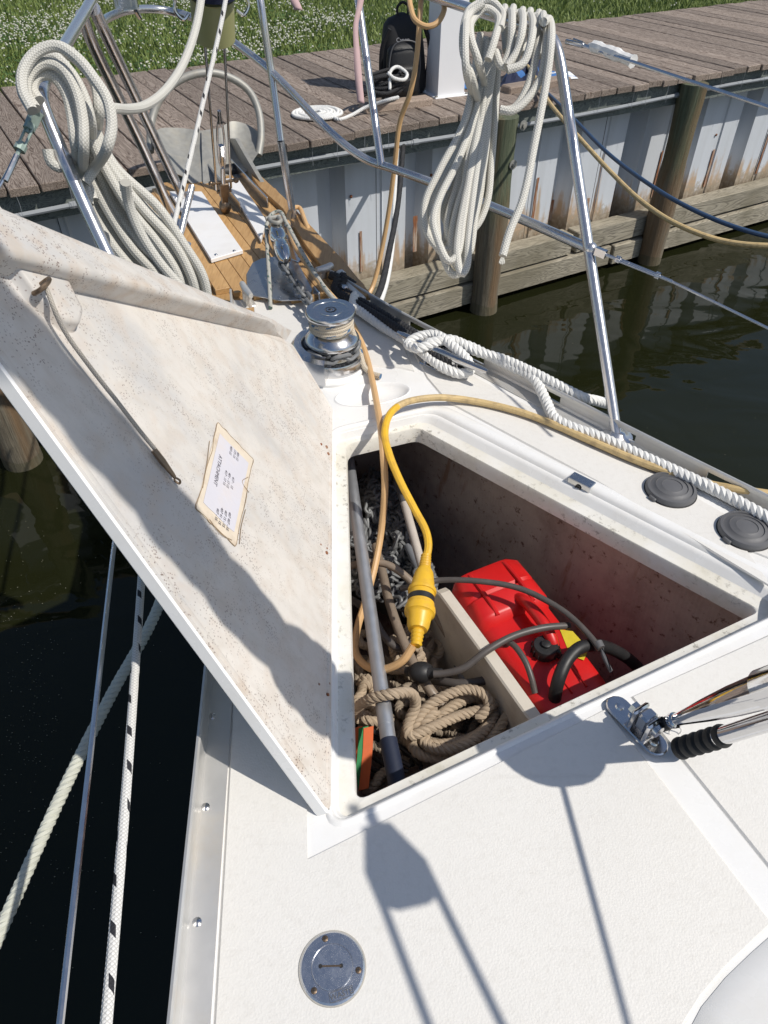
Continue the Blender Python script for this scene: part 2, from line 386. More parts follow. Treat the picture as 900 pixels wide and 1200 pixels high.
def _wall():
    t = NT('vinyl_sheet_pile'); co = t.pos(); z = t.node('ShaderNodeSeparateXYZ', i_0=co).outputs[2]
    n = t.noise(co, 5, 6, .65); n2 = t.noise(t.mapping(co, (14, 14, 1.2)), 1.0, 5); n3 = t.noise(co, 30, 5)
    c = t.mix(t.ramp(n2, [(.4, 0.0), (.75, .55)]), (.62, .65, .69), (.50, .52, .54))
    f = t.math('ADD', t.math('MULTIPLY', t.math('ADD', z, .86), -3.6), t.math('ADD', t.math('MULTIPLY', t.math('SUBTRACT', n, .5), 1.4), t.math('MULTIPLY', t.math('SUBTRACT', n2, .5), 3.0)))      # tide stain
    c = t.mix(t.ramp(f, [(.0, 0.0), (.5, .85)]), c, (.47, .31, .17))
    f2 = t.math('ADD', t.math('MULTIPLY', t.math('ADD', z, .93), -6.0), t.math('MULTIPLY', t.math('SUBTRACT', n3, .5), 1.8))
    c = t.mix(t.ramp(f2, [(.1, 0.0), (.5, .9)]), c, t.ramp(n3, [(.35, (.20, .16, .11)), (.65, (.40, .34, .26))]))
    return t.done(c, .45, 0, t.bump(n3, .25, .003))
M_WALL = _wall()
def _rust():
    t = NT('rust_streak'); co = t.pos(); n = t.noise(t.mapping(co, (60, 60, 5)), 1.0, 5, .7); n2 = t.noise(co, 40, 4)
    c = t.mix(n2, (.31, .12, .045), (.20, .075, .035)); c = t.mix(t.ramp(n, [(.47, 0.0), (.62, 1.0)]), c, (.46, .38, .30))
    return t.done(c, .85, 0, t.bump(n2, .4, .001))
M_RUST = _rust(); M_RUSTB = worn('rusty_bolt', (.20, .07, .03), .85, 0, .4, 40, .4, 120, .001)
M_PULPIT = steel('pulpit_steel', (.70, .70, .72), .20); M_PULPIT.node_tree.nodes['Principled BSDF'].inputs['Metallic'].default_value = .86
M_PLATE = steel('scratched_plate', (.70, .71, .74), .20, .5); M_PLATE.node_tree.nodes['Principled BSDF'].inputs['Metallic'].default_value = .95
M_PVC = worn('grey_conduit', (.30, .32, .34), .5, 0, .1, 20, .1)
def _water():
    t = NT('dark_marina_water'); co = t.pos()
    n = t.noise(t.mapping(co, (1.0, 1.8, 1), (0, 0, R(30))), 1.5, 2, .45, .6); n2 = t.noise(co, 9, 2)
    h = t.math('ADD', n, t.math('MULTIPLY', n2, .05))
    c = t.mix(t.noise(co, .8, 3), (.008, .010, .0035), (.015, .016, .006))
    return t.done(c, .03, 0, t.bump(h, .22, .07), IOR=1.33, Specular_IOR_Level=.5)
M_WATER = _water()
def _lawn():
    t = NT('lawn_soil_green'); co = t.pos(); n = t.noise(co, 3, 6); n2 = t.noise(co, 60, 4)
    return t.done(t.mix(n2, t.mix(n, (.030, .065, .012), (.06, .11, .02)), (.035, .05, .012)), .9, 0, t.bump(n2, .8, .02))
M_LAWN = _lawn()
def _grass():
    t = NT('grass_blades'); co = t.pos(); n = t.noise(co, 2.0, 4); n2 = t.noise(co, 45, 3)
    c = t.mix(n2, t.mix(n, (.085, .15, .022), (.15, .215, .04)), (.23, .27, .075))
    return t.done(c, .6, 0, Subsurface_Weight=0.0)
M_GRASS = _grass()
M_CLOVER = worn('clover_blossom', (.56, .56, .47), .8, 0, .2, 9, .1)
M_CLEAF = worn('clover_leaf', (.07, .15, .035), .6, 0, .35, 6, .1)
M_ROPE_W = braid('white_braided_rope', (.72, .70, .64), (.40, .385, .335), .0072, 7)
M_ROPE_A = braid('grey_white_braided_rope', (.66, .645, .59), (.40, .385, .34), .0060, 8)
M_FLECK = braid('white_rope_black_fleck', (.76, .75, .72), (.45, .44, .42), .0055, 6, (.02, .02, .025), .055, .26)
M_GFLECK = braid('weathered_rope_green_fleck', (.52, .51, .46), (.22, .22, .19), .006, 5, (.10, .15, .13), .03, .35)
M_BFLECK = braid('cream_rope_blue_fleck', (.64, .56, .44), (.36, .31, .24), .006, 5, (.06, .14, .26), .045, .28)
M_TW_W = worn('white_laid_nylon', (.74, .735, .71), .7, 0, .1, 60, .3, 500, .001)
M_TW_G = worn('greenish_laid_nylon', (.56, .565, .49), .7, 0, .15, 30, .3, 500, .001)
M_TW_T = worn('tan_laid_rope', (.40, .315, .225), .85, 0, .25, 40, .4, 500, .001)
M_TW_TD = worn('muddy_laid_rope', (.27, .22, .165), .9, 0, .3, 40, .4, 500, .001)
M_TW_B = worn('black_laid_rope', (.022, .022, .024), .75, 0, .3, 60, .3, 500, .001)
M_YCORD = worn('dirty_yellow_cord', (.60, .44, .21), .55, 0, .14, 14, .1, 300, .0005, dirt=(.28, .20, .11), dscale=45, damt=.75)
M_YPLUG = worn('yellow_vinyl_cord', (.74, .44, .03), .4, 0, .1, 30, .1, 200, .0005, dirt=(.42, .24, .05), dscale=26, damt=.55)
M_TCORD = worn('tan_vinyl_cord', (.62, .39, .185), .45, 0, .08, 20, .1, 300, .0004, dirt=(.45, .28, .14), dscale=16, damt=.4)
M_BLUEH = worn('blue_hose', (.035, .07, .14), .4, 0, .1, 20, .1)
M_BLACK = worn('black_rubber', (.018, .018, .019), .5, 0, .3, 40, .2, 300, .0006)
M_GRIP = worn('black_foam_grip', (.012, .012, .012), .65, 0, .3, 40, .25, 500, .0008)
M_DGREY = worn('dark_grey_plastic', (.115, .115, .12), .55, 0, .12, 40, .15, 300, .0006)
M_HOSE = worn('fuel_hose', (.085, .075, .07), .45, 0, .25, 40, .15, 300, .0006)
M_BHOSE = worn('reinforced_brown_hose', (.24, .19, .145), .4, 0, .2, 60, .3, 500, .0008)
M_RED = worn('red_polyethylene', (.58, .012, .012), .38, 0, .12, 12, .1, 250, .0006, dirt=(.40, .02, .02), dscale=20, damt=.4)
M_LABELY = worn('yellow_label', (.62, .50, .03), .5, 0, .2, 40, .1)
M_PALE = worn('pale_grp_board', (.60, .55, .47), .6, 0, .12, 10, .2, 120, .001, dirt=(.32, .26, .20), dscale=10, damt=.6)
M_NAVY = worn('navy_canvas', (.012, .018, .05), .8, 0, .2, 30, .3, 700, .001)
M_SAIL = worn('white_sailcloth', (.72, .71, .68), .7, 0, .06, 10, .2, 60, .004)
M_OLIVE = worn('olive_translucent_drum', (.34, .34, .16), .4, 0, .12, 14, .1)
M_PACK = worn('black_nylon_pack', (.014, .014, .016), .75, 0, .3, 60, .5, 800, .0015)
M_PACKM = worn('black_mesh_pocket', (.009, .009, .010), .45, 0, .3, 160, .6, 600, .002)
M_PRINT = worn('grey_print', (.28, .28, .30), .6)
M_INK = worn('black_ink', (.045, .04, .06), .8)
M_PAPER = worn('aged_paper', (.60, .585, .63), .85, 0, .06, 12, .3, 40, .002, dirt=(.66, .58, .52), dscale=14, damt=.5)
M_TAPE = worn('yellowed_tape', (.70, .61, .49), .5, 0, .12, 18, .4, 50, .002, dirt=(.42, .30, .20), dscale=26, damt=.6)
M_PINK = worn('faded_pink_ribbon', (.50, .35, .35), .85, 0, .12, 14, .2)
M_WTAPE = worn('white_rigging_tape', (.80, .79, .77), .5, 0, .06, 40, .5, 60, .004)
M_PED = worn('white_powder_coat', (.82, .82, .83), .4, 0, .03, 8, .03)
M_TOWEL = worn('blue_striped_cloth', (.05, .16, .40), .85, 0, .4, 16, .3, 200, .002)
M_TOWELW = worn('white_cloth', (.74, .75, .76), .85, 0, .08, 16, .3, 200, .002)
M_ORANGE = worn('orange_strap', (.60, .12, .03), .7); M_GREEN = worn('green_strap', (.02, .22, .07), .7)
M_CLEARP = worn('grey_polished_plate', (.44, .45, .47), .3, .9, .2, 30, .1)
# ------------------------------------------------------------------ the setting
WZ = -1.42
_m = MB(); _m.add([(-300, -300, WZ), (300, -300, WZ), (300, 300, WZ), (-300, 300, WZ)], [(0, 1, 2, 3)])
tag(_m.build('water', M_WATER), kind='structure')
_m = MB()
for s0, s1, n0, n1 in [(-300, 300, .6, 300)]:
    _m.add([K(s0, n0, -.13), K(s1, n0, -.13), K(s1, n1, -.13), K(s0, n1, -.13)], [(0, 1, 2, 3)])
tag(_m.build('lawn', M_LAWN), kind='structure')
def scatter(name, mat, n, s0, s1, n0, n1, maker, dens=None):
    V = []; Fc = []
    for _ in range(n):
        s_ = RNG.uniform(s0, s1); t_ = n0 + (n1 - n0) * RNG.uniform(0, 1) ** 1.15
        if dens is not None and RNG.uniform() > dens(s_, t_): continue
        v, f = maker(K(s_, t_, -.13)); b = len(V); V.extend(v); Fc.extend([tuple(b + i for i in q) for q in f])
    me = bpy.data.meshes.new(name); me.from_pydata([tuple(p) for p in V], [], Fc); me.materials.append(mat)
    o = bpy.data.objects.new(name, me); link(o); tag(o, kind='stuff'); return o
def blade(p):
    h = RNG.uniform(.03, .075); a = RNG.uniform(0, 6.283); w = RNG.uniform(.003, .0065); l = RNG.uniform(.01, .06); b = RNG.uniform(0, 6.283)
    d = A_(math.cos(a) * w, math.sin(a) * w, 0); e = A_(math.cos(b) * l, math.sin(b) * l, 0)
    return [p - d, p + d, p + d * .7 + e * .4 + UP * h * .6, p - d * .7 + e * .4 + UP * h * .6, p + e + UP * h], [(0, 1, 2, 3), (3, 2, 4)]
scatter('grass', M_GRASS, 120000, -7.5, 10.5, 2.12, 7.6, blade)
def leaf3(p):
    z = RNG.uniform(.03, .085); a0 = RNG.uniform(0, 6.283); r_ = RNG.uniform(.008, .014); V = []; Fc = []
    c = p + UP * z
    for k in range(3):
        a = a0 + k * 2.094; t = A_(math.cos(a), math.sin(a), RNG.uniform(-.1, .35)); q = A_(-math.sin(a), math.cos(a), 0)
        V += [c, c + t * r_ + q * r_ * .6, c + t * r_ * 1.7, c + t * r_ - q * r_ * .6]; Fc.append((4 * k, 4 * k + 1, 4 * k + 2, 4 * k + 3))
    return V, Fc
from mathutils import noise as mnoise
clov0 = lambda s_, t_: 1.0
clov = lambda s_, t_: max(.12, min(1, .5 + 2.2 * mnoise.noise(Vector((s_ * .9, t_ * 1.2, 3))))) * (1.0 if s_ < .9 else .12) * (.35 + .65 * (math.sin(s_ * 2.1 + t_ * 1.3) * .5 + .5))
o_ = scatter('clover_leaves', M_CLEAF, 30000, -7.5, 3.5, 2.14, 7.4, leaf3, clov)
def bloom(p):
    r_ = RNG.uniform(.005, .0105); c = p + UP * RNG.uniform(.07, .13); V = []; a0 = RNG.uniform(0, 1)
    for i, (rr, z) in enumerate(((.55, -.6), (1, -.05), (.62, .6))):
        for k in range(6):
            a = a0 + (k + i * .5) * math.pi / 3; V.append(c + A_(math.cos(a) * rr, math.sin(a) * rr, z) * r_)
    V.append(c + UP * r_ * .8)
    Fc = [(i * 6 + k, i * 6 + (k + 1) % 6, (i + 1) * 6 + (k + 1) % 6, (i + 1) * 6 + k) for i in range(2) for k in range(6)] + [(12 + k, 12 + (k + 1) % 6, 18) for k in range(6)]
    return V, Fc
scatter('clover_flowers', M_CLOVER, 26000, -7.5, 4.5, 2.2, 7.4, bloom, lambda s_, t_: max(.06, min(1, .5 + 2.6 * mnoise.noise(Vector((s_ * .9, t_ * 1.3, 7))))) * (1.0 if s_ < 1.2 else .05) * (.6 + .75 * (math.sin(s_ * 2.3 + 1) * math.sin(t_ * 2.7 + s_) * .5 + .5)))
# ------------------------------------------------------------------ dock
DZ = -.05
dock = thing('dock', K(2, 1, DZ - .3), 'weathered grey plank dock running along the lawn above the white seawall', 'dock')
def plank_mesh(w, L):
    m = MB(); b = .004
    m.box((0, 0, 0), L, w, .038, bev=b)
    return m.mesh('plank', M_DOCK, smooth=False)
PW = .146; plank_me = plank_mesh(PW - .007, 2.12)
s_ = -4.6; i = 0
while s_ < 12:
    jit = RNG.normal(0, .008); tw = RNG.normal(0, .0025)
    X = unit(DN + DT * tw); Z = unit(UP + DT * RNG.normal(0, .012)); Y = np.cross(Z, X)
    piece('plank', plank_me, frame(X, Y, Z, K(s_, 1.06 + jit, DZ - .019 + RNG.normal(0, .0018))), dock)
    s_ += PW
m = MB(); m.box(K(4, .075, DZ - .039 - .075), 18, .04, .15, DT, DN); m.build('stringer', M_STRINGER, dock, smooth=False)
m = MB(); m.box(K(4, 1.9, DZ - .039 - .05), 18, .04, .10, DT, DN); m.build('stringer', M_STRINGER, dock, smooth=False)
m = MB(); m.tube(cr([K(x, .03 + .004 * math.sin(x * 3), DZ - .125 - .012 * math.sin(x * 1.7)) for x in np.arange(-4, 10, .5)], 3), .013, 8)
for x in (-2.2, -.15, 1.05, 2.1, 3.4): m.tube([K(x - .02, .03, DZ - .125 - .012 * math.sin(x * 1.7)), K(x + .02, .03, DZ - .125 - .012 * math.sin(x * 1.7))], .018, 8)
tag(m.build('conduit', M_PVC, dock))
wb = MB().tube([(0, 0, .0), (.003, .002, -.05), (-.002, .003, -.11)], .0012, 5).mesh('wire_tie', M_PVC)
for x in (-2.45, -2.2, -1.02, -.86, -.7, -.52, -.36, -.2, .3, .52, 1.3, 1.62, 1.75, 1.95, 2.5, 2.75, 3.0, 3.3):
    piece('wire_tie', wb, Matrix.Translation(Vector(K(x, -.002, DZ - .03))) @ Matrix.Rotation(x * 5, 4, 'Z'), dock)
# seawall of interlocking sheet piles, one piece per sheet
wall = thing('seawall', K(2, .3, -1.6), 'white corrugated vinyl seawall stained brown at the tide line below the dock', 'seawall')
PER, WN, WD = .65, .21, .15
prof = [(-.325, WN), (-.300, WN), (-.29, WN - .012), (-.275, WN), (-.10, WN), (-.065, WN + WD), (.065, WN + WD), (.10, WN), (.323, WN)]
m = MB(); pts = [K(a, n, 0) - K(0, 0, 0) for a, n in prof]
V = [p + UP * -.16 for p in pts] + [p + UP * -1.75 for p in pts]
nP = len(pts); m.add(V, [(k, k + 1, nP + k + 1, nP + k) for k in range(nP - 1)], None, True)
sheet_me = m.mesh('sheet_pile', M_WALL, smooth=False)
for k in range(-8, 16): piece('sheet_pile', sheet_me, Matrix.Translation(Vector(K(k * PER, RNG.normal(0, .004), 0))), wall)
for (s_, n_, z0, z1, w_) in [(1.035, WN - .004, -.62, -1.0, .028), (1.66, WN - .004, -.55, -1.04, .03), (1.58, WN - .005, -.86, -1.03, .05), (2.0, WN + WD - .004, -.9, -1.04, .13), (1.48, WN + WD - .004, -.95, -1.05, .06), (-.02, WN - .003, -.7, -.95, .04), (2.93, WN - .004, -.7, -1.0, .03), (2.3, WN - .004, -.62, -.98, .022), (3.3, WN + WD - .004, -.85, -1.04, .10), (3.6, WN - .004, -.66, -1.0, .03), (-.45, WN - .004, -.72, -1.0, .022), (.33, WN - .004, -.7, -1.0, .03), (1.36, WN + WD - .004, -.88, -1.04, .09), (2.62, WN + WD - .004, -.86, -1.03, .08)]:
    m = MB(); q = []; nn = 9
    for j in range(nn): q.append((s_ - w_ / 2 * (.5 + .5 * RNG.uniform(.3, 1)), z0 + (z1 - z0) * j / (nn - 1)))
    for j in range(nn): q.append((s_ + w_ / 2 * (.4 + .6 * RNG.uniform(.3, 1)), z1 + (z0 - z1) * j / (nn - 1)))
    m.prism([K(a, n_, z) for a, z in q], -DN * .002); m.build('rust_stain', M_RUST, wall, smooth=False)
bm_ = MB(); bm_.lathe((0, 0, 0), -DN, [(.022, 0), (.022, .01), (.015, .016), (.0, .018)], 10); bolt_me = bm_.mesh('wall_bolt', M_RUSTB)
for (px, py, n_) in [(367, 237, WN + WD), (411, 230, WN), (853, 137, WN + WD), (839, 158, WN), (505, 205, WN)]:
    p = on_plane(px, py, K(0, n_, 0), DN); piece('wall_bolt', bolt_me, Matrix.Translation(Vector(p - DN * .002)) @ Matrix.Scale(.95 if n_ > WN else .45, 4), wall)
beam = MB().box((0, 0, 0), 2.9, .14, .15, bev=.006).mesh('wale_beam', M_WALE, smooth=False)
for k, (s_, z_, n_, ln) in enumerate([(-3.05, -1.125, .125, 1), (-.1, -1.125, .128, 1), (2.85, -1.125, .124, 1), (5.8, -1.125, .127, 1), (-2.6, -1.30, .10, 1), (.32, -1.295, .105, 1), (3.25, -1.30, .098, 1), (6.2, -1.3, .1, 1)]):
    piece('wale_beam', beam, frame(DT, DN, UP, K(s_, n_, z_)), wall)
def piling(p, r_, top, label, bolts=(), mat=None):
    m = MB(); prof = []
    for z in np.linspace(WZ - .5, top, 15): prof.append((r_ * (1 + .05 * math.sin(z * 7 + p[0]) - .04 * (z - WZ)) + RNG.normal(0, .002), z))
    prof.append((0.0, top + .01)); m.lathe((p[0], p[1], 0), UP, prof, 22)
    root = thing('piling', (p[0], p[1], WZ - .5), label, 'piling', 'timber pilings')
    m.build('trunk', mat or M_PILING, root)
    for (px, py) in bolts:
        q = on_plane(px, py, A_(p[0], p[1], 0) - DN * (r_ - .004), DN); b = MB()
        b.lathe(q, -DN, [(.03, 0), (.03, .006), (.014, .006), (.014, .02), (0, .021)], 12); b.build('bolt', M_GALV, root)
    return root
piling(K(.47, -.02, 0), .105, DZ - .042, 'greenish timber piling behind the hanging starboard rope coil', [(601, 193), (613, 147)])
piling(K(2.19, -.02, 0), .098, DZ - .042, 'brown weathered timber piling at the right below the wrapped lifeline', [], M_PILING_B)
lp = at_height(28, 540, WZ); piling(lp, .10, -.15, 'timber piling standing in open water left of the raised locker lid', [])

# pollen and bits floating on the water
V = []; Fc = []
for _ in range(420):
    if RNG.uniform() < .7: px, py = RNG.normal(25, 30), RNG.normal(840, 110)
    else: px, py = RNG.uniform(-40, 200), RNG.uniform(560, 1150)
    if RNG.uniform() < .12: px, py = RNG.uniform(560, 900), RNG.uniform(330, 560)
    p = at_height(px, py, WZ + .006); r_ = RNG.uniform(.001, .0032); a = RNG.uniform(0, 6); b = len(V)
    V += [p + A_(math.cos(a + k * 1.57) * r_, math.sin(a + k * 1.57) * r_ * .6, 0) for k in range(4)] + [p + UP * .002]
    Fc += [(b, b + 1, b + 4), (b + 1, b + 2, b + 4), (b + 2, b + 3, b + 4), (b + 3, b, b + 4)]
me = bpy.data.meshes.new('floating_pollen'); me.from_pydata([tuple(p) for p in V], [], Fc); me.materials.append(worn('pollen', (.26, .25, .18), .9))
o_ = bpy.data.objects.new('floating_pollen', me); link(o_); tag(o_, kind='stuff')
# ------------------------------------------------------------------ things on the dock
def kz(px, py, dz=0.0): return at_height(px, py, DZ + dz)
# cleat boards
for (a, b, lab) in [((424, 127), (503, 117), 'short bleached timber block under the black rope pile beside the backpack'), ((592, 105), (664, 93), 'short bleached timber block at the dock edge right of the white pedestal')]:
    p, q = kz(*a, .02), kz(*b, .02); L_ = np.linalg.norm(q - p); X = unit(q - p); m = MB()
    m.box((p + q) / 2 + UP * 0.001, L_, .10, .042, X, np.cross(UP, X), UP, bev=.008)
    tag(m.build('timber_block', M_BLOCKW, smooth=False), lab, 'timber block', 'timber blocks on the dock edge')
# flat white coil
c = kz(371, 133, .008); q = []
for t in np.linspace(0, 6.2, 180):
    r_ = .028 + .021 * t; q.append(c + A_(math.cos(t * 6.283), math.sin(t * 6.283), 0) * r_ + UP * (.004 * math.sin(t * 9) + .004))
tail = [kz(*p, .012) for p in [(397, 140), (412, 135)]] + [kz(428, 126, .04), kz(442, 121, .065), kz(455, 117, .09), kz(467, 114, .10)]
q = list(q) + list(cr([q[-1]] + tail, 10)[1:])
m = MB(); m.twist(q, .0105, .034)
tag(m.build('coiled_dock_line', M_TW_W), 'white laid rope flemished in a flat coil on the dock planks', 'rope')
# dock cleat under the black rope pile, and the pile
cc = kz(455, 117, .05); X = unit(DT * .95 + DN * .2); m = MB()
m.tube([cc - X * .13 + UP * .05, cc - X * .05 + UP * .042, cc + X * .05 + UP * .042, cc + X * .15 + UP * .055], [.008, .014, .014, .008], 10)
m.tube([cc - X * .04, cc - X * .04 + UP * .04], .013); m.tube([cc + X * .04, cc + X * .04 + UP * .04], .013)
tag(m.build('dock_cleat', M_BLACK), 'dark horn cleat under the black rope pile at the dock edge', 'cleat')
q = []
for t in np.linspace(0, 7.5, 46):
    a = t * 6.283; r_ = .10 + .03 * math.sin(t * 5.3)
    q.append(cc + X * r_ * 1.35 * math.cos(a) + np.cross(UP, X) * r_ * .62 * math.sin(a + .3 * math.sin(t * 3)) + UP * (.03 + .016 * t + .012 * math.sin(a * 2 + t)))
m = MB(); m.twist(cr(q, 6), .0105, .034)
tag(m.build('black_rope_pile', M_TW_B), 'black laid rope piled over a cleat in front of the backpack', 'rope')
m = MB(); m.twist(cr([cc + X * x + np.cross(UP, X) * y + UP * z for x, y, z in [(-.06, -.08, .08), (-.02, -.04, .16), (.05, -.03, .175), (.09, -.07, .14), (.04, -.10, .12), (-.03, -.085, .135), (-.05, -.05, .16)]], 8), .010, .034)
tag(m.build('white_rope_turn', M_TW_W), 'short turn of white laid rope on top of the black rope pile', 'rope')
# two mooring lines dropping from the dock to the bow
def drop(name, pts, rad, mat, lab, tw=True, pitch=.036):
    m = MB(); q = cr([at_depth(*p) for p in pts], 12)
    if tw: m.twist(q, rad, pitch)
    else: m.tube(resample(q, .015), rad, 9)
    return tag(m.build(name, mat), lab, 'rope', 'mooring lines hanging from the dock')
drop('mooring_line', [(468, 113, 4.86), (470, 126, 4.70), (467, 180, 4.35), (463, 230, 4.0), (460, 285, 3.55), (450, 340, 2.95), (438, 358, 2.62), (424, 343, 2.5), (416, 330, 2.52)], .0125, M_TW_W, 'white laid mooring line hanging from the dock beside the black one')
drop('mooring_line', [(472, 115, 4.85), (475, 128, 4.68), (472, 180, 4.3), (467, 235, 3.95), (457, 290, 3.45), (444, 344, 2.85), (432, 356, 2.58), (420, 338, 2.5), (404, 326, 2.52)], .014, M_TW_B, 'black laid mooring line hanging from the dock beside the white one')
# backpack
pb = kz(474, 109); bx = unit(A_(.93, .25, 0)); by = np.cross(UP, bx)      # bx = its width, by = away from the camera
bk = thing('backpack', pb, 'black backpack standing upright on the dock against the white pedestal', 'backpack')
def blob(w, d, h, o, name, mat, taper=.72, e=3.2, lean=.06, n=15):
    rings = []
    for i in range(n):
        t = i / (n - 1); z = h * t; s = (1 - (1 - taper) * t ** 2.2) * min(1, .86 + .5 * math.sqrt(t + .001)); cap = math.sqrt(max(0, 1 - max(0, (t - .82) / .18) ** 2)) if t > .82 else 1
        s *= max(cap, .12); r_ = []
        for k in range(24):
            a = 2 * math.pi * k / 24; ca, sa = math.cos(a), math.sin(a)
            r_.append(o + bx * w / 2 * s * abs(ca) ** (2 / e) * np.sign(ca) + by * (d / 2 * s * abs(sa) ** (2 / e) * np.sign(sa) + lean * t) + UP * z)
        rings.append(r_)
    m = MB(); m.loft(rings, True, True); return m.build(name, mat, bk, sharp=60)
blob(.30, .19, .435, pb + by * .03, 'main_compartment', M_PACK)
blob(.225, .11, .30, pb - by * .075 - bx * .03, 'front_pocket', M_PACKM, .8, 3, .05)
blob(.20, .09, .165, pb - by * .09 - bx * .03 + UP * .02, 'lower_pocket', M_PACKM, .9, 3, .0)
m = MB(); m.tube(cr([pb + by * .07 + bx * x + UP * z for x, z in [(-.03, .41), (-.035, .465), (.0, .49), (.035, .465), (.03, .41)]], 8), .008, 8); m.build('carry_handle', M_PACK, bk)
for sx in (-1, 1):
    m = MB(); q = cr([pb + bx * sx * x + by * y + UP * z for x, y, z in [(.115, -.04, .37), (.155, -.02, .28), (.162, .0, .17), (.15, .02, .05)]], 8); m.tube(q, .014, 8); m.build('side_strap', M_PACK, bk)
m = MB(); m.tube(cr([pb + bx * x + by * y + UP * .008 for x, y in [(-.13, .02), (-.2, .03), (-.26, .0), (-.3, -.02)]], 6), .014, 6); m.build('pack_shadow_strip', M_PACK, bk)  # dark strip on the planks standing in for the pack's cast shadow
m = MB(); m.tube(cr([pb + bx * x + by * (-.105 + abs(x + .03) * .2) + UP * z for x, z in [(-.125, .06), (-.128, .2), (-.10, .29), (-.03, .315), (.05, .29), (.075, .2), (.07, .06)]], 8), .0045, 6); m.build('zip', M_DGREY, bk)
def text_mesh(name, body, size, mat, parent, o, X, Y, ext=.0006, align='CENTER', spacing=1.0):
    cu = bpy.data.curves.new(name, 'FONT'); cu.body = body; cu.size = size; cu.extrude = ext; cu.align_x = align; cu.align_y = 'CENTER'; cu.space_character = spacing; cu.resolution_u = 2
    tmp = bpy.data.objects.new('tmp_text', cu); COL.objects.link(tmp); dg = bpy.context.evaluated_depsgraph_get(); dg.update()
    me = bpy.data.meshes.new_from_object(tmp.evaluated_get(dg)); bpy.data.objects.remove(tmp); me.name = name
    me.materials.clear(); me.materials.append(mat)
    X = unit(X); Y = unit(Y - X * (X @ Y)); return piece(name, me, frame(X, Y, np.cross(X, Y), o), parent)
text_mesh('printed_word', 'Canon', .033, M_PRINT, bk, pb - by * .098 - bx * .045 + UP * .318, bx, UP + by * .25)
# white power pedestal
pp = kz(526, 112); px_ = unit(A_(.91, .41, 0)); py_ = np.cross(UP, px_)
ped = thing('power_pedestal', pp, 'white square power pedestal post on the dock beside the backpack', 'pedestal')
m = MB(); w0, w1, hh = .098, .088, 1.15
pp = pp + py_ * .06
m.loft([[pp + px_ * a * w + py_ * b * w * .9 + UP * z for a, b in ((-1, -1), (1, -1), (1, 1), (-1, 1))] for w, z in ((w0, .008), (w1, hh))], True, True); m.build('post', M_PED, ped, smooth=False)
m = MB(); m.box(pp + UP * .004, .25, .22, .008, px_, py_, UP, bev=.003); m.build('base_plate', M_PED, ped, smooth=False)
m = MB(); m.box(pp + UP * (hh + .03), .22, .20, .06, px_, py_, UP, bev=.01); m.build('cap', M_PED, ped, smooth=False)
bl = MB().lathe((0, 0, 0), UP, [(.011, 0), (.011, .007), (0, .008)], 8).mesh('anchor_bolt', M_GALV)
for a, b in ((-1, -1), (1, -1), (1, 1), (-1, 1)): piece('anchor_bolt', bl, Matrix.Translation(Vector(pp + px_ * a * .112 + py_ * b * .097 + UP * .008)), ped)
# folded cloths
def cloth(name, pxs, hgt, mats, lab, seed, cat='towel'):
    quad = [kz(*p, .006) for p in pxs]; n = 16; rng = np.random.default_rng(seed); ph = rng.uniform(0, 6, 6); V = []; m = MB()
    for i in range(n + 1):
        for j in range(n + 1):
            u, v = i / n, j / n; p = quad[0] * (1 - u) * (1 - v) + quad[1] * u * (1 - v) + quad[2] * u * v + quad[3] * (1 - u) * v
            e = min(u, 1 - u, v, 1 - v) * 6; z = hgt * min(1, e) * (.6 + .25 * math.sin(u * 9 + ph[0] + v * 4) + .25 * math.sin(v * 11 + ph[1] - u * 6) + .12 * math.sin(u * 23 + v * 17 + ph[2]))
            V.append(p + UP * max(z, 0))
    for i in range(n):
        for j in range(n):
            m.mi = 1 if (j // 3) % 3 == 1 and len(mats) > 1 else 0
            m.add([V[i * (n + 1) + j], V[(i + 1) * (n + 1) + j], V[(i + 1) * (n + 1) + j + 1], V[i * (n + 1) + j + 1]], [(0, 1, 2, 3)])
    bmx = m.build(name, mats, sharp=None); return tag(bmx, lab, cat, 'cloths on the dock')
cloth('towel', [(540, 103), (562, 106), (566, 86), (545, 84)], .06, [M_TOWEL, M_TOWELW], 'small blue and white cloth on the dock tight against the pedestal', 3)
cloth('towel', [(585, 101), (632, 98), (640, 74), (598, 78)], .09, [M_NAVY, M_TOWEL], 'crumpled navy and blue towel on the dock behind the rope coil', 5)
cloth('towel', [(628, 95), (678, 92), (668, 84), (634, 86)], .025, [M_TOWELW, M_TOWEL], 'flat white printed cloth on the dock at the right of the navy towel', 8)
# hoses and cord running off the dock to the right
m = MB(); m.tube(resample(cr([at_depth(*p) for p in [(622, 92, 4.95), (637, 105, 4.72), (655, 122, 4.45), (677, 144, 4.15), (713, 180, 3.9), (755, 212, 3.65), (797, 238, 3.45), (850, 262, 3.3), (905, 278, 3.2), (960, 282, 3.15)]], 10), .02), .0105, 10)
tag(m.build('blue_hose', M_BLUEH), 'dark blue hose sagging from the dock over the water at right', 'hose')
m = MB(); m.tube(resample(cr([at_depth(*p) for p in [(612, 68, 5.3), (628, 92, 4.9), (645, 122, 4.4), (683, 166, 4.0), (720, 206, 3.75), (757, 240, 3.5), (800, 266, 3.3), (850, 283, 3.2), (905, 288, 3.1), (960, 284, 3.05)]], 10), .02), .012, 10)
tag(m.build('shore_cable', M_YCORD), 'dull yellow power cable sagging from the dock below the blue hose', 'cable')
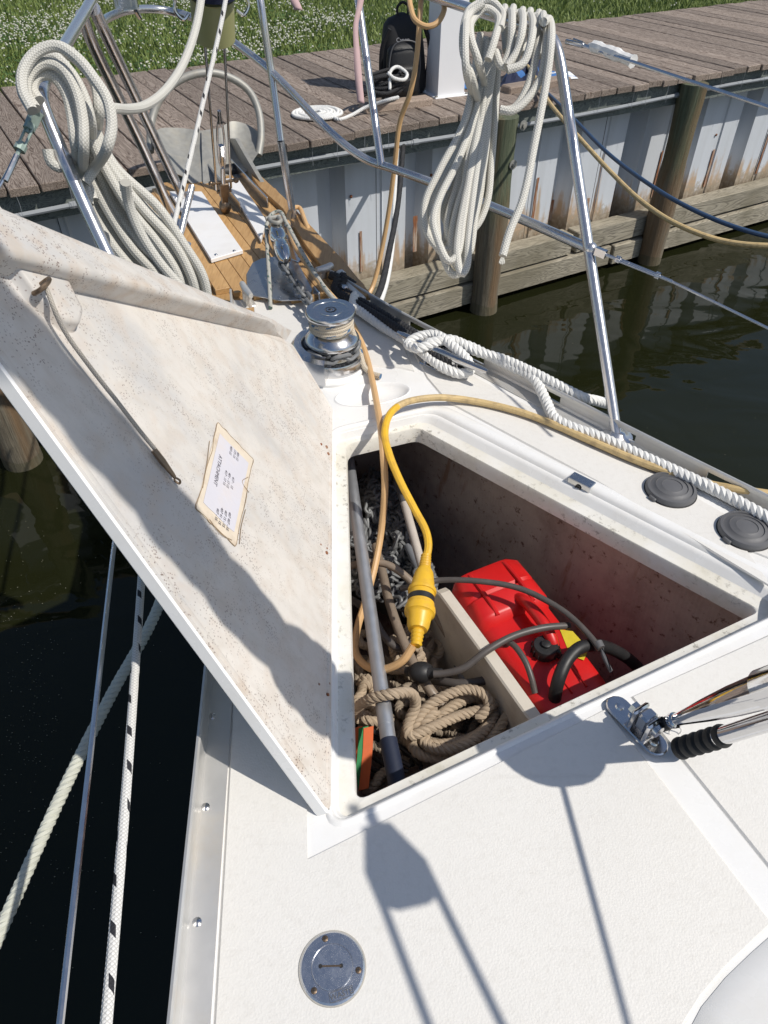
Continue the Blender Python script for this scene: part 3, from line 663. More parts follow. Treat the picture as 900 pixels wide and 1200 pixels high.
# ------------------------------------------------------------------ the sailboat
boat = thing('sailboat', B(.3, -.035, -1.3), 'white sailboat bow with an open anchor locker and stainless pulpit', 'sailboat')
STB = [(-1.6, 1.25), (-.9, 1.06), (-.4, .915), (-.1, .815), (.35, .66), (.678, .548), (1.067, .421), (1.47, .286), (1.83, .196), (2.15, .115), (2.42, .04)]
hbu = lambda u: float(np.interp(u, [a for a, _ in STB], [b for _, b in STB]))
V0 = -.035
stb_line = [B(u, V0 + b) for u, b in STB]; port_line = [B(u, V0 - b) for u, b in STB]
rs = resample(cr(stb_line, 8), .05); rp = resample(cr(port_line, 8), .05)
# hull topsides
def hull_ring(z, f, du): return [p + UP * z + (B(.2, V0) - p) * A_(1, 1, 0) * f for p in list(rp) + list(rs[::-1])]
m = MB(); m.loft([hull_ring(-.002, 0, 0), hull_ring(-.25, .05, 0), hull_ring(-.7, .14, 0), hull_ring(-1.7, .34, 0)], False); m.build('hull', M_GEL, boat, sharp=50)
# locker opening: corner order port-fwd, stbd-fwd, stbd-aft, port-aft; edges fwd, stbd, aft, port
OC = [A_(-.104, 1.546, 0), A_(.095, 1.623, 0), A_(.798, .969, 0), A_(-.05, .554, 0)]
def inset(offs):
    n = 4; c = sum(OC) / 4; lines = []
    for i in range(n):
        a, b = OC[i], OC[(i + 1) % n]; d = unit(b - a); nn = A_(d[1], -d[0], 0)
        if (c - a) @ nn > 0: nn = -nn
        lines.append((a + nn * offs[i], d))
    P = []
    for i in range(n):
        (a, d), (b, e) = lines[i - 1], lines[i]
        t = np.linalg.solve(np.array([[d[0], -e[0]], [d[1], -e[1]]]), (b - a)[:2])[0]; P.append(a + d * t)
    return P
def rounded(P, rad, n=5):
    out = []
    for i in range(len(P)):
        a, b, d = P[i - 1], P[i], P[(i + 1) % len(P)]; e1, e2 = unit(a - b), unit(d - b)
        s_, t_ = b + e1 * rad, b + e2 * rad
        for k in range(n + 1):
            t = k / n; out.append(s_ * (1 - t) ** 2 + b * 2 * t * (1 - t) + t_ * t * t)
    return out
def ring(offs, z, rad): return [p + UP * z for p in rounded(inset(offs), rad)]
PROF = [((-.004, -.004, -.004, -.004), -.075, .024), ((-.002, -.002, -.002, -.002), -.034, .024), ((0, 0, 0, 0), -.031, .025),
        ((.010, .020, .014, .020), -.030, .03), ((.014, .030, .020, .026), -.027, .03), ((.018, .042, .025, .030), -.014, .032), ((.020, .048, .028, .033), -.008, .034), ((.022, .054, .030, .035), -.0075, .036), ((.024, .058, .032, .037), -.001, .038), ((.027, .064, .034, .040), .003, .04), ((.031, .072, .037, .042), .0045, .044), ((.038, .092, .041, .046), .0035, .05), ((.043, .10, .045, .05), -.003, .05)]
m = MB(); m.loft([ring(*p) for p in PROF[:5]]); m.build('locker_lip', M_FLANGE, boat, sharp=45)
m = MB(); m.loft([ring(*p) for p in PROF[4:]]); m.build('locker_coaming', M_GEL, boat, sharp=50)
# deck sheet with the locker and the moulded recess cut out
rc, ra, rb = at_height(437, 462, 0), .108, .052
rx = unit(A_(.95, .30, 0)); ry = np.cross(UP, rx)
rec = [rc + rx * ra * math.cos(t) + ry * rb * math.sin(t) for t in np.linspace(0, 2 * math.pi, 32, endpoint=False)]
bm = bmesh.new(); edges = []
def loop(P):
    vs = [bm.verts.new(tuple(p)) for p in P]
    for i in range(len(vs)): edges.append(bm.edges.new((vs[i], vs[(i + 1) % len(vs)])))
loop(list(rp) + list(rs[::-1])); loop(ring((.0395, .095, .043, .048), 0, .05)); loop(rec)
bmesh.ops.triangle_fill(bm, use_beauty=True, edges=edges)
me = bpy.data.meshes.new('deck'); bm.to_mesh(me); bm.free(); me.materials.append(M_GEL)
dk = bpy.data.objects.new('deck', me); link(dk, boat); OFF['deck'] = (0, 0, 0)
for f in me.polygons:
    if f.normal.z < 0: f.flip()
# locker inside
LB = [A_(-.19, 2.02, 0), A_(-.02, 2.02, 0), A_(.85, .985, 0), A_(-.055, .535, 0)]
def lring(z, f):
    c = A_(.15, 1.1, 0); return [p * (1 - f) + c * f + UP * z for p in rounded(LB, .05)]
m = MB(); m.loft([lring(-.076, 0), lring(-.25, .03), lring(-.5, .10), lring(-.74, .22)], True); r_ = lring(-.74, .22); m.add(r_, [tuple(range(len(r_)))]); m.build('locker_liner', M_LOCKER, boat)
m = MB(); a_, b_ = ring((-.004, -.004, -.004, -.004), -.075, .024), lring(-.0755, 0)
m.loft([a_, b_]); m.build('locker_ceiling', M_LOCKER, boat)
# non-skid panels
def panel(P, z=.0035, bev=.004):
    m = MB(); m.prism([A_(p[0], p[1], 0.0004) for p in P], UP * z, bev); return m.build('nonskid_panel', M_NONSKID, boat, sharp=25)
h0 = lambda *a: [at_height(x, y, 0) for x, y in a]
inb = lambda u, d: B(u, V0 - hbu(u) + d)
panel([inb(.42, .045)] + h0((345, 900), (357, 930), (359, 1011), (709, 831), (762, 897), (905, 1083), (880, 1108), (850, 1137), (822, 1170), (803, 1200), (790, 1230)) + [B(-.5, -.3), inb(-.5, .05), inb(-.3, .05), inb(-.1, .05), inb(.1, .049), inb(.3, .047)])
panel(h0((739, 817), (905, 742)) + [B(.18, .53), B(-.1, .64), B(-.5, .78), B(-.5, .06)] + h0((910, 1030), (787, 877)))
panel(h0((524, 472), (500, 444), (478, 402)) + [B(1.35, .235), B(1.0, .345), B(.6, .475), B(.25, .575), B(.2, .53), B(.25, .50)] + h0((905, 690), (700, 566)))
panel(h0((445, 372), (470, 398), (486, 436), (468, 432), (440, 430), (385, 434), (340, 432), (300, 390), (296, 352), (372, 345), (418, 352)))
# moulded recess just forward of the locker: a raised smooth lip and a shallow dish
m = MB(); rr = lambda s_, z: [rc + (p - rc) * s_ + UP * z for p in rec]
m.loft([rr(1.06, .0006), rr(1.03, .0022), rr(1.0, .0012), rr(.94, -.005), rr(.84, -.014), rr(.6, -.020), rr(.05, -.022)], True); m.build('moulded_recess', M_GEL, boat, sharp=60)
# coachroof front
cpts = [at_height(x, y, 0) for x, y in ((930, 1070), (905, 1095), (880, 1117), (850, 1146), (822, 1180), (805, 1212), (795, 1250))]
out_ = unit(A_(.75, -.66, 0)); m = MB()
m.loft([[p + out_ * o + UP * z for p in cpts] for o, z in ((0, .001), (.006, .005), (.03, .012), (.10, .022), (.25, .034), (.6, .045))], False); m.build('coachroof', M_GEL, boat, sharp=60)
# toe rails
def rail(pts, side, slots):
    """L-section: flange inboard, web with slots outboard"""
    P = resample(pts, .02); m = MB(); n = len(P)
    T = np.zeros_like(P); T[1:-1] = P[2:] - P[:-2]; T[0] = P[1] - P[0]; T[-1] = P[-1] - P[-2]; T /= np.linalg.norm(T, axis=1)[:, None]
    O = np.cross(T, UP) * side; L_ = np.arange(n) * .02
    sec = lambda i, S: [P[i] + O[i] * a + UP * b for a, b in S]
    m.loft([sec(i, [(-.044, 0), (-.044, .004), (-.006, .006), (-.003, .012), (.003, .012), (.003, 0)]) for i in range(n)], True, True)
    m.loft([sec(i, [(-.003, .034), (-.003, .046), (.0, .049), (.004, .048), (.004, .034)]) for i in range(n)], True, True)
    k = 0
    while k < n - 1:
        if slots and (L_[k] % .26) < .075: k += 1; continue
        j = k
        while j < n - 1 and not (slots and (L_[j] % .26) < .075): j += 1
        m.loft([sec(i, [(-.003, .011), (-.003, .035), (.003, .035), (.003, .011)]) for i in range(k, j + 1)], True, True); k = j + 1
    return m.build('toe_rail', M_ALU, boat, sharp=40)
tr_s = rail([p for p in rs if (p - BO) @ AXB < 1.9], 1, True); tr_p = rail([p for p in rp if (p - BO) @ AXB < 1.9], -1, False)
rv = MB().lathe((0, 0, 0), UP, [(.0074, 0), (.0068, .002), (.0042, .0037), (0, .0043)], 14).mesh('rail_fastener', M_STEEL)
for (px, py) in [(270, 745), (249, 840), (241, 946), (231, 1081), (220, 1250)]: piece('rail_fastener', rv, Matrix.Translation(Vector(at_height(px, py, .0045))), tr_p)
# ------------------------------------------------------------------ locker lid
HB = at_height(388, 958, 0); HT = at_height(390, 482, 0); LA = unit(HT - HB); LS = np.cross(LA, UP); LTH = R(120)
LD = math.cos(LTH) * LS + math.sin(LTH) * UP; LN = math.sin(LTH) * LS - math.cos(LTH) * UP
def LP(a, d, n=0.0): return HB + UP * .006 + LA * a + LD * d + LN * n
def lid_px(px, py, n=0.0):
    q = on_plane(px, py, LP(0, 0, n), LN) - HB; return (q @ LA, q @ LD)
LO = [(0, .0), (1.141, .0), (1.20, .20), (1.175, .235), (.50, .915), (.36, .935)]
LO_r = rounded([A_(a, d, 0) for a, d in LO], .012, 3)
m = MB()
def lr(s_, n):
    c = A_(.62, .33, 0); return [LP(*((p - c) * s_ + c)[:2], n) for p in LO_r]
def lo_in(off, n):
    P = LO_r; out = []; N_ = len(P)
    for i in range(N_):
        t = unit(P[(i + 1) % N_] - P[i - 1]); nn = A_(-t[1], t[0], 0)
        out.append(P[i] + nn * off)
    return [LP(p[0], p[1], n) for p in out]
sgn = 1 if (A_(.62, .33, 0) - LO_r[4]) @ A_(-(unit(LO_r[5] - LO_r[3]))[1], (unit(LO_r[5] - LO_r[3]))[0], 0) > 0 else -1
m.loft([lo_in(sgn * .004, -.026), lo_in(0, -.022), lo_in(0, -.004), lo_in(sgn * .004, 0)]); rin = lo_in(sgn * .004, 0)
m.add(lo_in(sgn * .004, -.026), [tuple(range(len(rin)))])
lid = m.build('locker_lid', M_GEL, boat, sharp=40)
def lo_mitre(off, n, rad=.012):
    P = [A_(a, d, 0) for a, d in LO]; N_ = len(P); L2_ = []; c = A_(.62, .4, 0)
    for i in range(N_):
        a, b = P[i], P[(i + 1) % N_]; d = unit(b - a); nn = A_(-d[1], d[0], 0)
        if (c - a) @ nn < 0: nn = -nn
        L2_.append((a + nn * off, d))
    out = []
    for i in range(N_):
        (a, d), (b, e) = L2_[i - 1], L2_[i]; t = np.linalg.solve(np.array([[d[0], -e[0]], [d[1], -e[1]]]), (b - a)[:2])[0]; out.append(a + d * t)
    return [LP(p[0], p[1], n) for p in rounded(out, rad, 3)]
m = MB(); m.loft([lo_mitre(.003, -.001), lo_mitre(.005, .0028), lo_mitre(.014, .0034), lo_mitre(.018, .0014)]); m.build('lid_rim', M_LIDB, lid, sharp=50)
m = MB(); q = lo_mitre(.016, .0012); cq = sum(q) / len(q); m.add(q + [cq], [(i, (i + 1) % len(q), len(q)) for i in range(len(q))]); m.build('lid_liner', M_LID, lid, smooth=False)
# long stiffener moulded along the slanted edge
def lline(p, q, n, ext):
    a, b = A_(*lid_px(*p, n)), A_(*lid_px(*q, n)); d = b - a; return [np.append(a + d * t, n) for t in np.linspace(-ext, 1, 26)]
L0, L1 = lline((0, 246), (343, 389), -.001, .5), lline((0, 262), (339, 384), .040, .5)
L2, L3 = lline((12, 300), (336, 383), .045, .5), lline((85, 346), (334, 400), -.002, .85)
rings = []
for i in range(26):
    a, b, c, d = L0[i], L1[i], L2[i], L3[i]; e = min(1, (25 - i) * .5 + .12); h = A_(1, 1, e ** .5)
    S = list(cr([a, a * .5 + b * .5 + A_(0, 0, .007), b * .75 + c * .25 + A_(0, 0, -.001), c * .82 + b * .18 + A_(0, 0, .001), c * .88 + d * .12 + A_(0, 0, -.001), c * .45 + d * .55, d, d + (d - c) * A_(.14, .14, 0)], 4))
    rings.append([LP(*(p * h)) for p in S])
m = MB(); m.loft(rings, False); m.add(rings[-1], [tuple(range(len(rings[-1])))]); m.build('stiffener', M_LIDB, lid, sharp=None)
pad = [(-40, 215), (30, 300), (72, 336), (92, 378), (88, 392), (72, 391), (33, 356), (14, 330), (-40, 290)]
P = rounded([np.append(A_(*lid_px(*p)), 0) for p in pad], .006, 3); cP = sum(P) / len(P)
m = MB(); m.loft([[LP(*((p - cP) * s_ + cP)[:2], n) for p in P] for s_, n in ((1.05, .0005), (1.0, .003), (.965, .016), (.93, .021), (.85, .0225), (.02, .0225))]); m.build('backing_pad', M_LIDB, lid, sharp=None)
# lanyard
q = [lid_px(*p) for p in [(36, 356), (62, 396), (95, 438), (130, 480), (160, 514), (184, 541), (200, 562)]]; nn = [.036, .024, .02, .018, .014, .012, .010]
m = MB(); m.tube(resample(cr([LP(a, d, n) for (a, d), n in zip(q, nn)], 8), .01), .0033, 8); ln = m.build('lanyard', braid('lanyard_cord', (.48, .44, .38), (.34, .30, .25), .005, 5), lid)
m = MB(); e = LP(*lid_px(34, 352), .03); m.tube(cr([e + LN * -.012 + LA * .014, e + LA * .018 + LN * .006, e + LN * .012, e - LA * .012 + LN * .004, e - LN * .012 - LA * .008], 6), .0035, 8); m.build('eye_strap', M_BRONZE, ln)
m = MB(); a, b = LP(*lid_px(176, 534), .012), LP(*lid_px(201, 565), .011); m.tube([a, a * .6 + b * .4, b], [.005, .0058, .003], 10); m.tube(cr([b, b + unit(b - a) * .007 + LS * .004, b + unit(b - a) * .013, b + unit(b - a) * .007 - LS * .004, b], 5), .0018, 6); m.build('snap_hook', M_BRONZE, ln)
# rusty hinge bolt stubs
bs = MB().lathe((0, 0, 0), LN, [(.0048, 0), (.004, .003), (0, .0036)], 8).mesh('bolt_stub', M_RUST)
for p in [(377, 522), (384, 527), (385, 533), (376, 639), (384, 644), (384, 651), (375, 804), (386, 804), (384, 816)]:
    piece('bolt_stub', bs, Matrix.Translation(Vector(LP(*lid_px(*p), .0012) + LA * RNG.normal(0, .002) + LD * RNG.normal(0, .002))) @ Matrix.Scale(RNG.uniform(.5, 1.05), 4), lid)
# taped paper notice
cs = [lid_px(*p) for p in [(256, 498), (297, 541), (277, 643), (231, 599)]]
def stk(name, inn, n, mat, th, seed, par):
    c = sum(A_(*x) for x in cs) / 4; rng = np.random.default_rng(seed); P = []
    for i in range(4):
        a, b = A_(*cs[i]), A_(*cs[(i + 1) % 4])
        for k in range(6):
            t = k / 6; x = a * (1 - t) + b * t; x = c + (x - c) * (inn + rng.uniform(-.009, .009)); P.append(LP(*x, n))
    m = MB(); m.prism(P, LN * th); return m.build(name, mat, par, smooth=False)
tape = stk('taped_notice', 1.0, .0018, M_TAPE, .0010, 4, lid)
stk('paper', .80, .0032, M_PAPER, .0004, 9, tape)
rng_ = np.random.default_rng(2); ed = []
for i in range(4):
    a, b = A_(*cs[i]), A_(*cs[(i + 1) % 4])
    for k in range(9): ed.append(LP(*(a + (b - a) * k / 9 + rng_.normal(0, .0013, 2)), .0026))
m = MB(); m.tube(cr(ed, 3, True), .0009, 5, closed=True); m.build('curled_edge', worn('dirty_tape_edge', (.30, .22, .14), .8, 0, .6, 60, .3), tape)
for (pts_) in ([(291, 562), (284, 568), (292, 580)], [(288, 600), (283, 620), (281, 640)], [(246, 520), (243, 545), (238, 575)], [(246, 612), (258, 628), (272, 636)]):
    m = MB(); m.tube(cr([LP(*lid_px(*p), .0036) for p in pts_], 5), .0007, 5); m.build('tape_wrinkle', MATS['dirty_tape_edge'], tape)
tx = unit(LP(*lid_px(247, 610)) - LP(*lid_px(262, 527))); ty = unit(LP(*lid_px(285, 580)) - LP(*lid_px(252, 565)));
def ntext(px, py, s, size): text_mesh('printed_line', s, size, M_INK, tape, LP(*lid_px(px, py), .0039), tx, ty if (np.cross(tx, ty) @ LN) > 0 else -ty, .0001)
ntext(255.5, 554, 'ATTACHMENT', .0125)
for (px, py, s) in [(270.5, 531, '407-15'), (275, 535, '171-15'), (278.5, 538, '401-15'), (264, 563, '417 - 17 15'), (268, 566, '401 - 17 15'), (272.5, 569, '417 -  15'), (254.5, 606, '407 - 15'), (259, 608, '407 41 - 15'), (263.5, 611, '407 15 - 15'), (268, 614, '407 407 - 15')]: ntext(px, py, s, .0088)
# ------------------------------------------------------------------ deck hardware
def z_over(p, px, py): return float(on_plane(px, py, p, A_(0, -1, 0))[2])
KWS = lambda l: [(r_ * 1.12, h) for r_, h in l]
W0 = at_height(391, 430, 0); WS = z_over(W0, 389, 366) / .19
m = MB(); m.lathe(W0 + A_(-.012, -.012, 0), UP, [(.104, .0), (.104, .008), (.10, .013), (.086, .014)], 40); m.build('windlass_pad', M_GEL, boat)
m = MB(); m.lathe(W0, UP, KWS([(.080, .012), (.080, .040), (.077, .048), (.060, .050), (.056, .064), (.056, .085)]), 40); wl_ = m.build('windlass', M_STEEL, boat)
m = MB(); m.lathe(W0, UP, KWS([(.050, .082), (.064, .084), (.0705, .090), (.0715, .097), (.069, .103), (.056, .116), (.047, .122), (.046, .126)]), 44); m.build('gypsy_clutch', M_STEEL, wl_)
m = MB(); m.lathe(W0, UP, KWS([(.044, .122), (.0435, .140), (.046, .158), (.052, .166), (.062, .171), (.0645, .176), (.0645, .183), (.062, .187), (.046, .187), (.0455, .1855), (.031, .1855), (.0305, .187), (.0155, .187), (.015, .178), (.0, .178)]), 44); m.build('capstan_drum', M_STEEL, wl_)
m = MB(); m.lathe(W0, UP, KWS([(.0115, .178), (.0115, .1875), (.007, .1875), (.0065, .180), (0, .180)]), 8, smooth=False); m.build('winch_socket', M_STEEL, wl_)
m = MB(); rg = []
for a in np.linspace(R(140), R(262), 16):
    c_, s_ = math.cos(a), math.sin(a); f = lambda r_, z: W0 + A_(r_ * c_, r_ * s_, z)
    rg.append([f(.082, .012), f(.082, .075), f(.092, .088), f(.112, .088), f(.122, .078), f(.124, .012)])
m.loft(rg, True, True); m.build('chain_guard', M_STEEL, wl_, sharp=40)
lk = MB(); q = []
for t in np.linspace(0, 2 * math.pi, 16, endpoint=False):
    q.append((.0125 * math.cos(t) + (.011 if math.cos(t) > 0 else -.011), .0125 * math.sin(t), 0))
lk.tube(q, .0052, 7, closed=True); link_me = lk.mesh('chain_link', M_CHAIN)
LPITCH = .0345
def chain(pts, parent, scale=1.0, maxn=400, jit=0.0):
    P = resample(pts, LPITCH * scale); k = 0
    for i in range(len(P) - 1):
        if k >= maxn: break
        X = unit(P[i + 1] - P[i] + RNG.normal(0, jit, 3) * LPITCH); a = UP if abs(X[2]) < .9 else A_(1, 0, 0)
        Y = unit(np.cross(a, X)); Z = np.cross(X, Y); ang = (math.pi / 4 if k % 2 else -math.pi / 4) + RNG.normal(0, jit)
        Y2 = Y * math.cos(ang) + Z * math.sin(ang); Z2 = np.cross(X, Y2)
        piece('chain_link', link_me, frame(X * scale, Y2 * scale, Z2 * scale, (P[i] + P[i + 1]) / 2), parent); k += 1
ch = thing('anchor_chain', at_height(350, 330, .05), 'galvanised anchor chain running from the swivel back to the chrome windlass', 'chain')
cw = [W0 + A_(.072 * math.cos(a), .072 * math.sin(a), .070) for a in np.linspace(R(95), R(-210), 26)]
cpath = [at_height(326, 300, .085), at_height(340, 322, .07), at_height(356, 345, .06), at_height(372, 365, .055)]
chain(list(cr(cpath, 8)) + cw, ch, 1.15)
# rope on the capstan
q = [W0 + A_(.0575 * math.cos(a), .0575 * math.sin(a), .128 + .0000 + .036 * (a / (3.1 * 6.283))) for a in np.linspace(0, 3.1 * 6.283, 90)]
lead = [at_height(446, 441, .012), at_height(436, 438, .012), at_height(427, 430, .02), at_height(421, 410, .06), W0 + A_(.062, -.004, .115)]
tail = [at_depth(385, 352, 2.32), at_height(368, 322, .11), at_height(345, 282, .13), at_height(329, 255, .14), at_height(322, 248, .14)]
m = MB(); m.tube(resample(list(cr(lead, 10)) + q, .006), .0085, 9); tag(m.build('capstan_line', M_BFLECK), 'cream line with blue flecks wound round the chrome windlass drum', 'rope')
m = MB(); m.tube(resample(cr([at_height(399, 358, .09), at_height(388, 347, .10), at_height(372, 325, .105), at_height(352, 292, .115), at_height(336, 262, .13), at_height(327, 248, .135), at_height(320, 250, .13), at_height(313, 262, .12), at_height(313, 285, .10), at_height(315, 320, .06), at_height(317, 361, .012)], 10), .006), .0072, 9)
tag(m.build('snubber_line', M_GFLECK), 'weathered grey fleck line looped through the anchor shank beside the chain', 'rope')
# chain stopper ahead of the windlass
m = MB()
for dx in (-.018, .018): m.box(at_height(378, 357, 0) + SBD * dx + UP * .03, .055, .006, .06, AXB, SBD, UP, bev=.002)
m.box(at_height(378, 357, 0) + UP * .004, .085, .065, .008, AXB, SBD, UP, bev=.002); cs_ = m.build('chain_stopper', M_STEEL, boat)
m = MB(); p = at_height(374, 354, .055); m.tube([p - SBD * .035, p + SBD * .035], .005, 10); m.tube(cr([p - SBD * .03, p - SBD * .045 - AXB * .02, p - SBD * .05 - AXB * .05 - UP * .02], 5), .005, 8); m.ball(p - SBD * .05 - AXB * .055 - UP * .022, .011); m.build('stopper_pin', M_STEEL, cs_)
m = MB(); p = at_height(404, 352, 0); m.box(p + UP * .028, .03, .02, .055, AXB, SBD, UP, bev=.004); m.build('fairlead_post', M_STEEL, boat)
# horn cleats at the bow
def horn(px, py, ln, d, h, name='horn_cleat', mat=M_ALU, r_=.012):
    o = at_height(px, py, 0); d = unit(d); m = MB()
    m.box(o + UP * .004, ln * .55, .045, .008, d, np.cross(UP, d), UP, bev=.003)
    for s_ in (-1, 1): m.tube([o + d * s_ * ln * .17, o + d * s_ * ln * .15 + UP * h], [r_ * 1.1, r_ * .9], 12)
    m.tube([o + d * ln * t + UP * (h + .006 * abs(t * 2) ** 2) for t in (-.5, -.44, -.2, 0, .2, .44, .5)], [r_ * .6, r_ * .85, r_, r_ * 1.05, r_, r_ * .85, r_ * .6], 12, squash=None)
    return m.build(name, mat, boat)
horn(291, 357, .11, AXB, .05); horn(381, 331, .075, SBD + AXB * .3, .05, r_=.014)
c0, c1 = at_height(466, 391, .055), at_height(571, 437, .055); hc = (c0 + c1) / 2; hd = unit(c1 - c0); m = MB()
m.box(A_(hc[0], hc[1], .004), .13, .045, .008, hd, np.cross(UP, hd), UP, bev=.003)
for s_ in (-1, 1): m.tube([A_(*(hc + hd * s_ * .055)[:2], .004), hc + hd * s_ * .05], [.013, .011], 12)
L_ = np.linalg.norm(c1 - c0)
m.tube([hc + hd * L_ * t + UP * .004 * abs(t * 2) ** 2 for t in (-.5, -.42, -.2, 0, .2, .42, .5)], [.006, .010, .0125, .013, .0125, .010, .006], 12); m.build('horn_cleat', M_STEEL, boat)
# bow chock
p = at_height(400, 331, .03); q = at_height(421, 349, .03); d = unit(q - p); m = MB()
m.box((p + q) / 2, np.linalg.norm(q - p) + .06, .03, .03, d, np.cross(UP, d), UP, bev=.008); m.box(p + UP * .02, .03, .03, .045, d, np.cross(UP, d), UP, bev=.006); m.build('bow_chock', M_ALU, boat)
# deck vents
for (px, py) in [(785, 577), (872, 625)]:
    o = at_height(px, py, 0); m = MB(); m.lathe(o, UP, [(.060, .003), (.060, .013), (.057, .018), (.051, .019), (.0500, .0155), (.0425, .017), (.038, .021), (.0370, .0185), (.028, .0205), (.024, .0225), (.0232, .0208), (.010, .0222), (0, .0224)], 40); v = m.build('deck_vent', M_DGREY, boat)
    m = MB(); d = unit(A_(-.85, -.5, 0)); m.box(o + d * .058 + UP * .008, .016, .02, .01, d, np.cross(UP, d), UP, bev=.002); m.build('vent_tab', M_DGREY, v)
    m = MB(); m.lathe(o, UP, [(.0625, .0025), (.0625, .005), (.0595, .006)], 40); m.build('vent_base', M_BLACK, v)
# waste deck plate
M_BED = worn('grey_bedding', (.40, .38, .34), .8, 0, .3, 60, .2)
o = at_height(389.5, 1134, .004); m = MB(); m.lathe(o, UP, [(.0455, .0), (.0455, .0012), (.043, .0034), (.0295, .0038), (.0288, .0028)], 56); wp = m.build('deck_plate', M_PLATE, boat)
m = MB(); m.lathe(o, UP, [(.0284, .0022), (.0284, .0034), (.0278, .0040), (0, .0041)], 48); m.build('plate_cap', M_PLATE, wp)
m = MB(); m.lathe(o, UP, [(.0475, -.0002), (.0470, .0012), (.045, .0014)], 56); m.build('bedding_bead', M_BED, wp)
wx = A_(1, .02, 0); m = MB()
for x in (-.0155, .0135): m.lathe(o + wx * x + A_(-.001, .001, .0038), UP, [(.0028, 0), (.0028, .0006), (0, .0006)], 14)
m.build('key_hole', M_BLACK, wp); m = MB(); m.box(o + wx * -.001 + A_(0, .001, .0043), .027, .0022, .0008, wx, np.cross(UP, unit(wx)), UP); m.build('key_slot', M_BRONZE, wp)
for (px, py) in [(381, 1100), (420, 1137), (368, 1161)]:
    q = at_height(px, py, .0075); m = MB(); m.lathe(q, UP, [(.0045, 0), (.004, .0012), (.002, .0018), (0, .0018)], 14); s_ = m.build('screw', M_BRONZE, wp)
    m = MB(); m.box(q + UP * .0017, .005, .0008, .0004); m.box(q + UP * .00172, .0008, .005, .0004); m.build('screw_slot', M_BLACK, s_) if False else m.build('screw_slot', M_BLACK, wp)
text_mesh('engraved_word', 'WASTE', .0098, M_DGREY, wp, at_height(400, 1165, .0086), A_(.95, .30, 0), A_(-.3, .95, 0), .0002)
m = MB(); o2 = at_height(400, 1165, .0083); X, Y = unit(A_(.95, .30, 0)), unit(A_(-.3, .95, 0))
for a in (-1, 1): m.box(o2 + X * a * .0165, .0005, .0115, .0005, X, Y, UP); m.box(o2 + Y * a * .0057, .033, .0005, .0005, X, Y, UP)
m.build('engraved_border', M_DGREY, wp)
# hatch latch on the starboard coaming
a, b = at_height(669, 556, .006), at_height(697, 570, .006); X = unit(b - a); Y = np.cross(UP, X); c = (a + b) / 2; m = MB()
m.box(c - Y * .003 + UP * .003, .062, .028, .004, X, Y, UP, bev=.0015); m.box(c - Y * .016 - UP * .012, .062, .003, .030, X, Y, UP, bev=.001); lt = m.build('hatch_latch', M_STEEL, boat, smooth=False)
m = MB(); m.lathe(c - Y * .0178 - UP * .012, -Y, [(.008, 0), (.008, .003), (.0055, .003), (.005, .0005), (0, .0005)], 16); m.build('keeper_hole', M_BLACK, lt)
sc_ = MB().lathe((0, 0, 0), UP, [(.004, 0), (.003, .0015), (0, .0018)], 10).mesh('screw', M_STEEL)
for dx in (-.025, .025): piece('screw', sc_, Matrix.Translation(Vector(c + X * dx + UP * .004)), lt)
# inner stay chainplate
a, b = at_height(724, 829, .005), at_height(767, 873, .005); X = unit(b - a); Y = np.cross(UP, X); L_ = np.linalg.norm(b - a); c = (a + b) / 2
P = [c + X * (L_ / 2 * s_) + X * .022 * math.sin(t) * s_ + Y * .022 * math.cos(t) * s_ for s_ in (1, -1) for t in np.linspace(0, math.pi, 9)]
m = MB(); m.prism(P, UP * .006, .002); cp = m.build('stay_chainplate', M_STEEL, boat, sharp=30)
for s_ in (-.47, -.18, .47): piece('screw', sc_, Matrix.Translation(Vector(c + X * L_ * s_ + Y * (.006 if s_ == -.18 else 0) + UP * .006)) @ Matrix.Scale(2.1, 4), cp)
t_ = c + X * .012
for d in (-.016, .016):
    m = MB(); m.box(t_ + X * d + UP * .030, .009, .040, .050, X, Y, UP, bev=.004); m.build('chainplate_lug', M_STEEL, cp)
m = MB(); m.tube([t_ - X * .028 + UP * .038, t_ + X * .028 + UP * .038], .008, 16); m.tube([t_ - X * .031 + UP * .038, t_ - X * .022 + UP * .038], .012, 6); m.tube([t_ + X * .022 + UP * .038, t_ + X * .030 + UP * .038], .012, 16); m.build('clevis_bolt', M_STEEL, cp)
m = MB(); m.box(t_ + UP * .036 + Y * .002, .022, .030, .034, X, Y, UP, bev=.004); m.build('toggle_block', M_STEEL, cp)
# ------------------------------------------------------------------ bow platform
def platq(u0, u1, v0, v1, z): return [B(u0, v0, z), B(u1, v0, z), B(u1, v1, z), B(u0, v1, z)]
vl, vr, u0, bw = -.31, .235, 1.70, .0545
m = MB(); m.prism([B(1.72, -.24, -.06), B(2.9, -.38, -.06), B(3.1, -.25, -.06), B(3.12, .12, -.06), B(2.9, .27, -.06), B(1.72, .20, -.06)], UP * .062); bp = m.build('bow_platform', M_TEAK, boat, smooth=False)
v = vl; nb = int(round((vr - vl) / bw)); 
outl = lambda vv: (max(1.78, 1.93 - .9 * (.20 + vv) if vv < -.05 else 1.78), 3.13 - max(0, abs(vv + .05) - .12) * 1.0)
for i in range(nb):
    va, vb = vl + i * bw, vl + (i + 1) * bw - .0016; vm = (va + vb) / 2
    ua, ub = outl(vm); ua = max(ua, 1.70 + max(0, (abs(vm - .0) - .20)) * 3.2)
    m = MB(); z0 = .003
    sk = .04 * (0)
    m.prism([B(ua, va, z0), B(ub, va, z0), B(ub, vb, z0), B(ua, vb, z0)], UP * .019, .0015); m.build('teak_board', M_TEAK, bp, smooth=False)
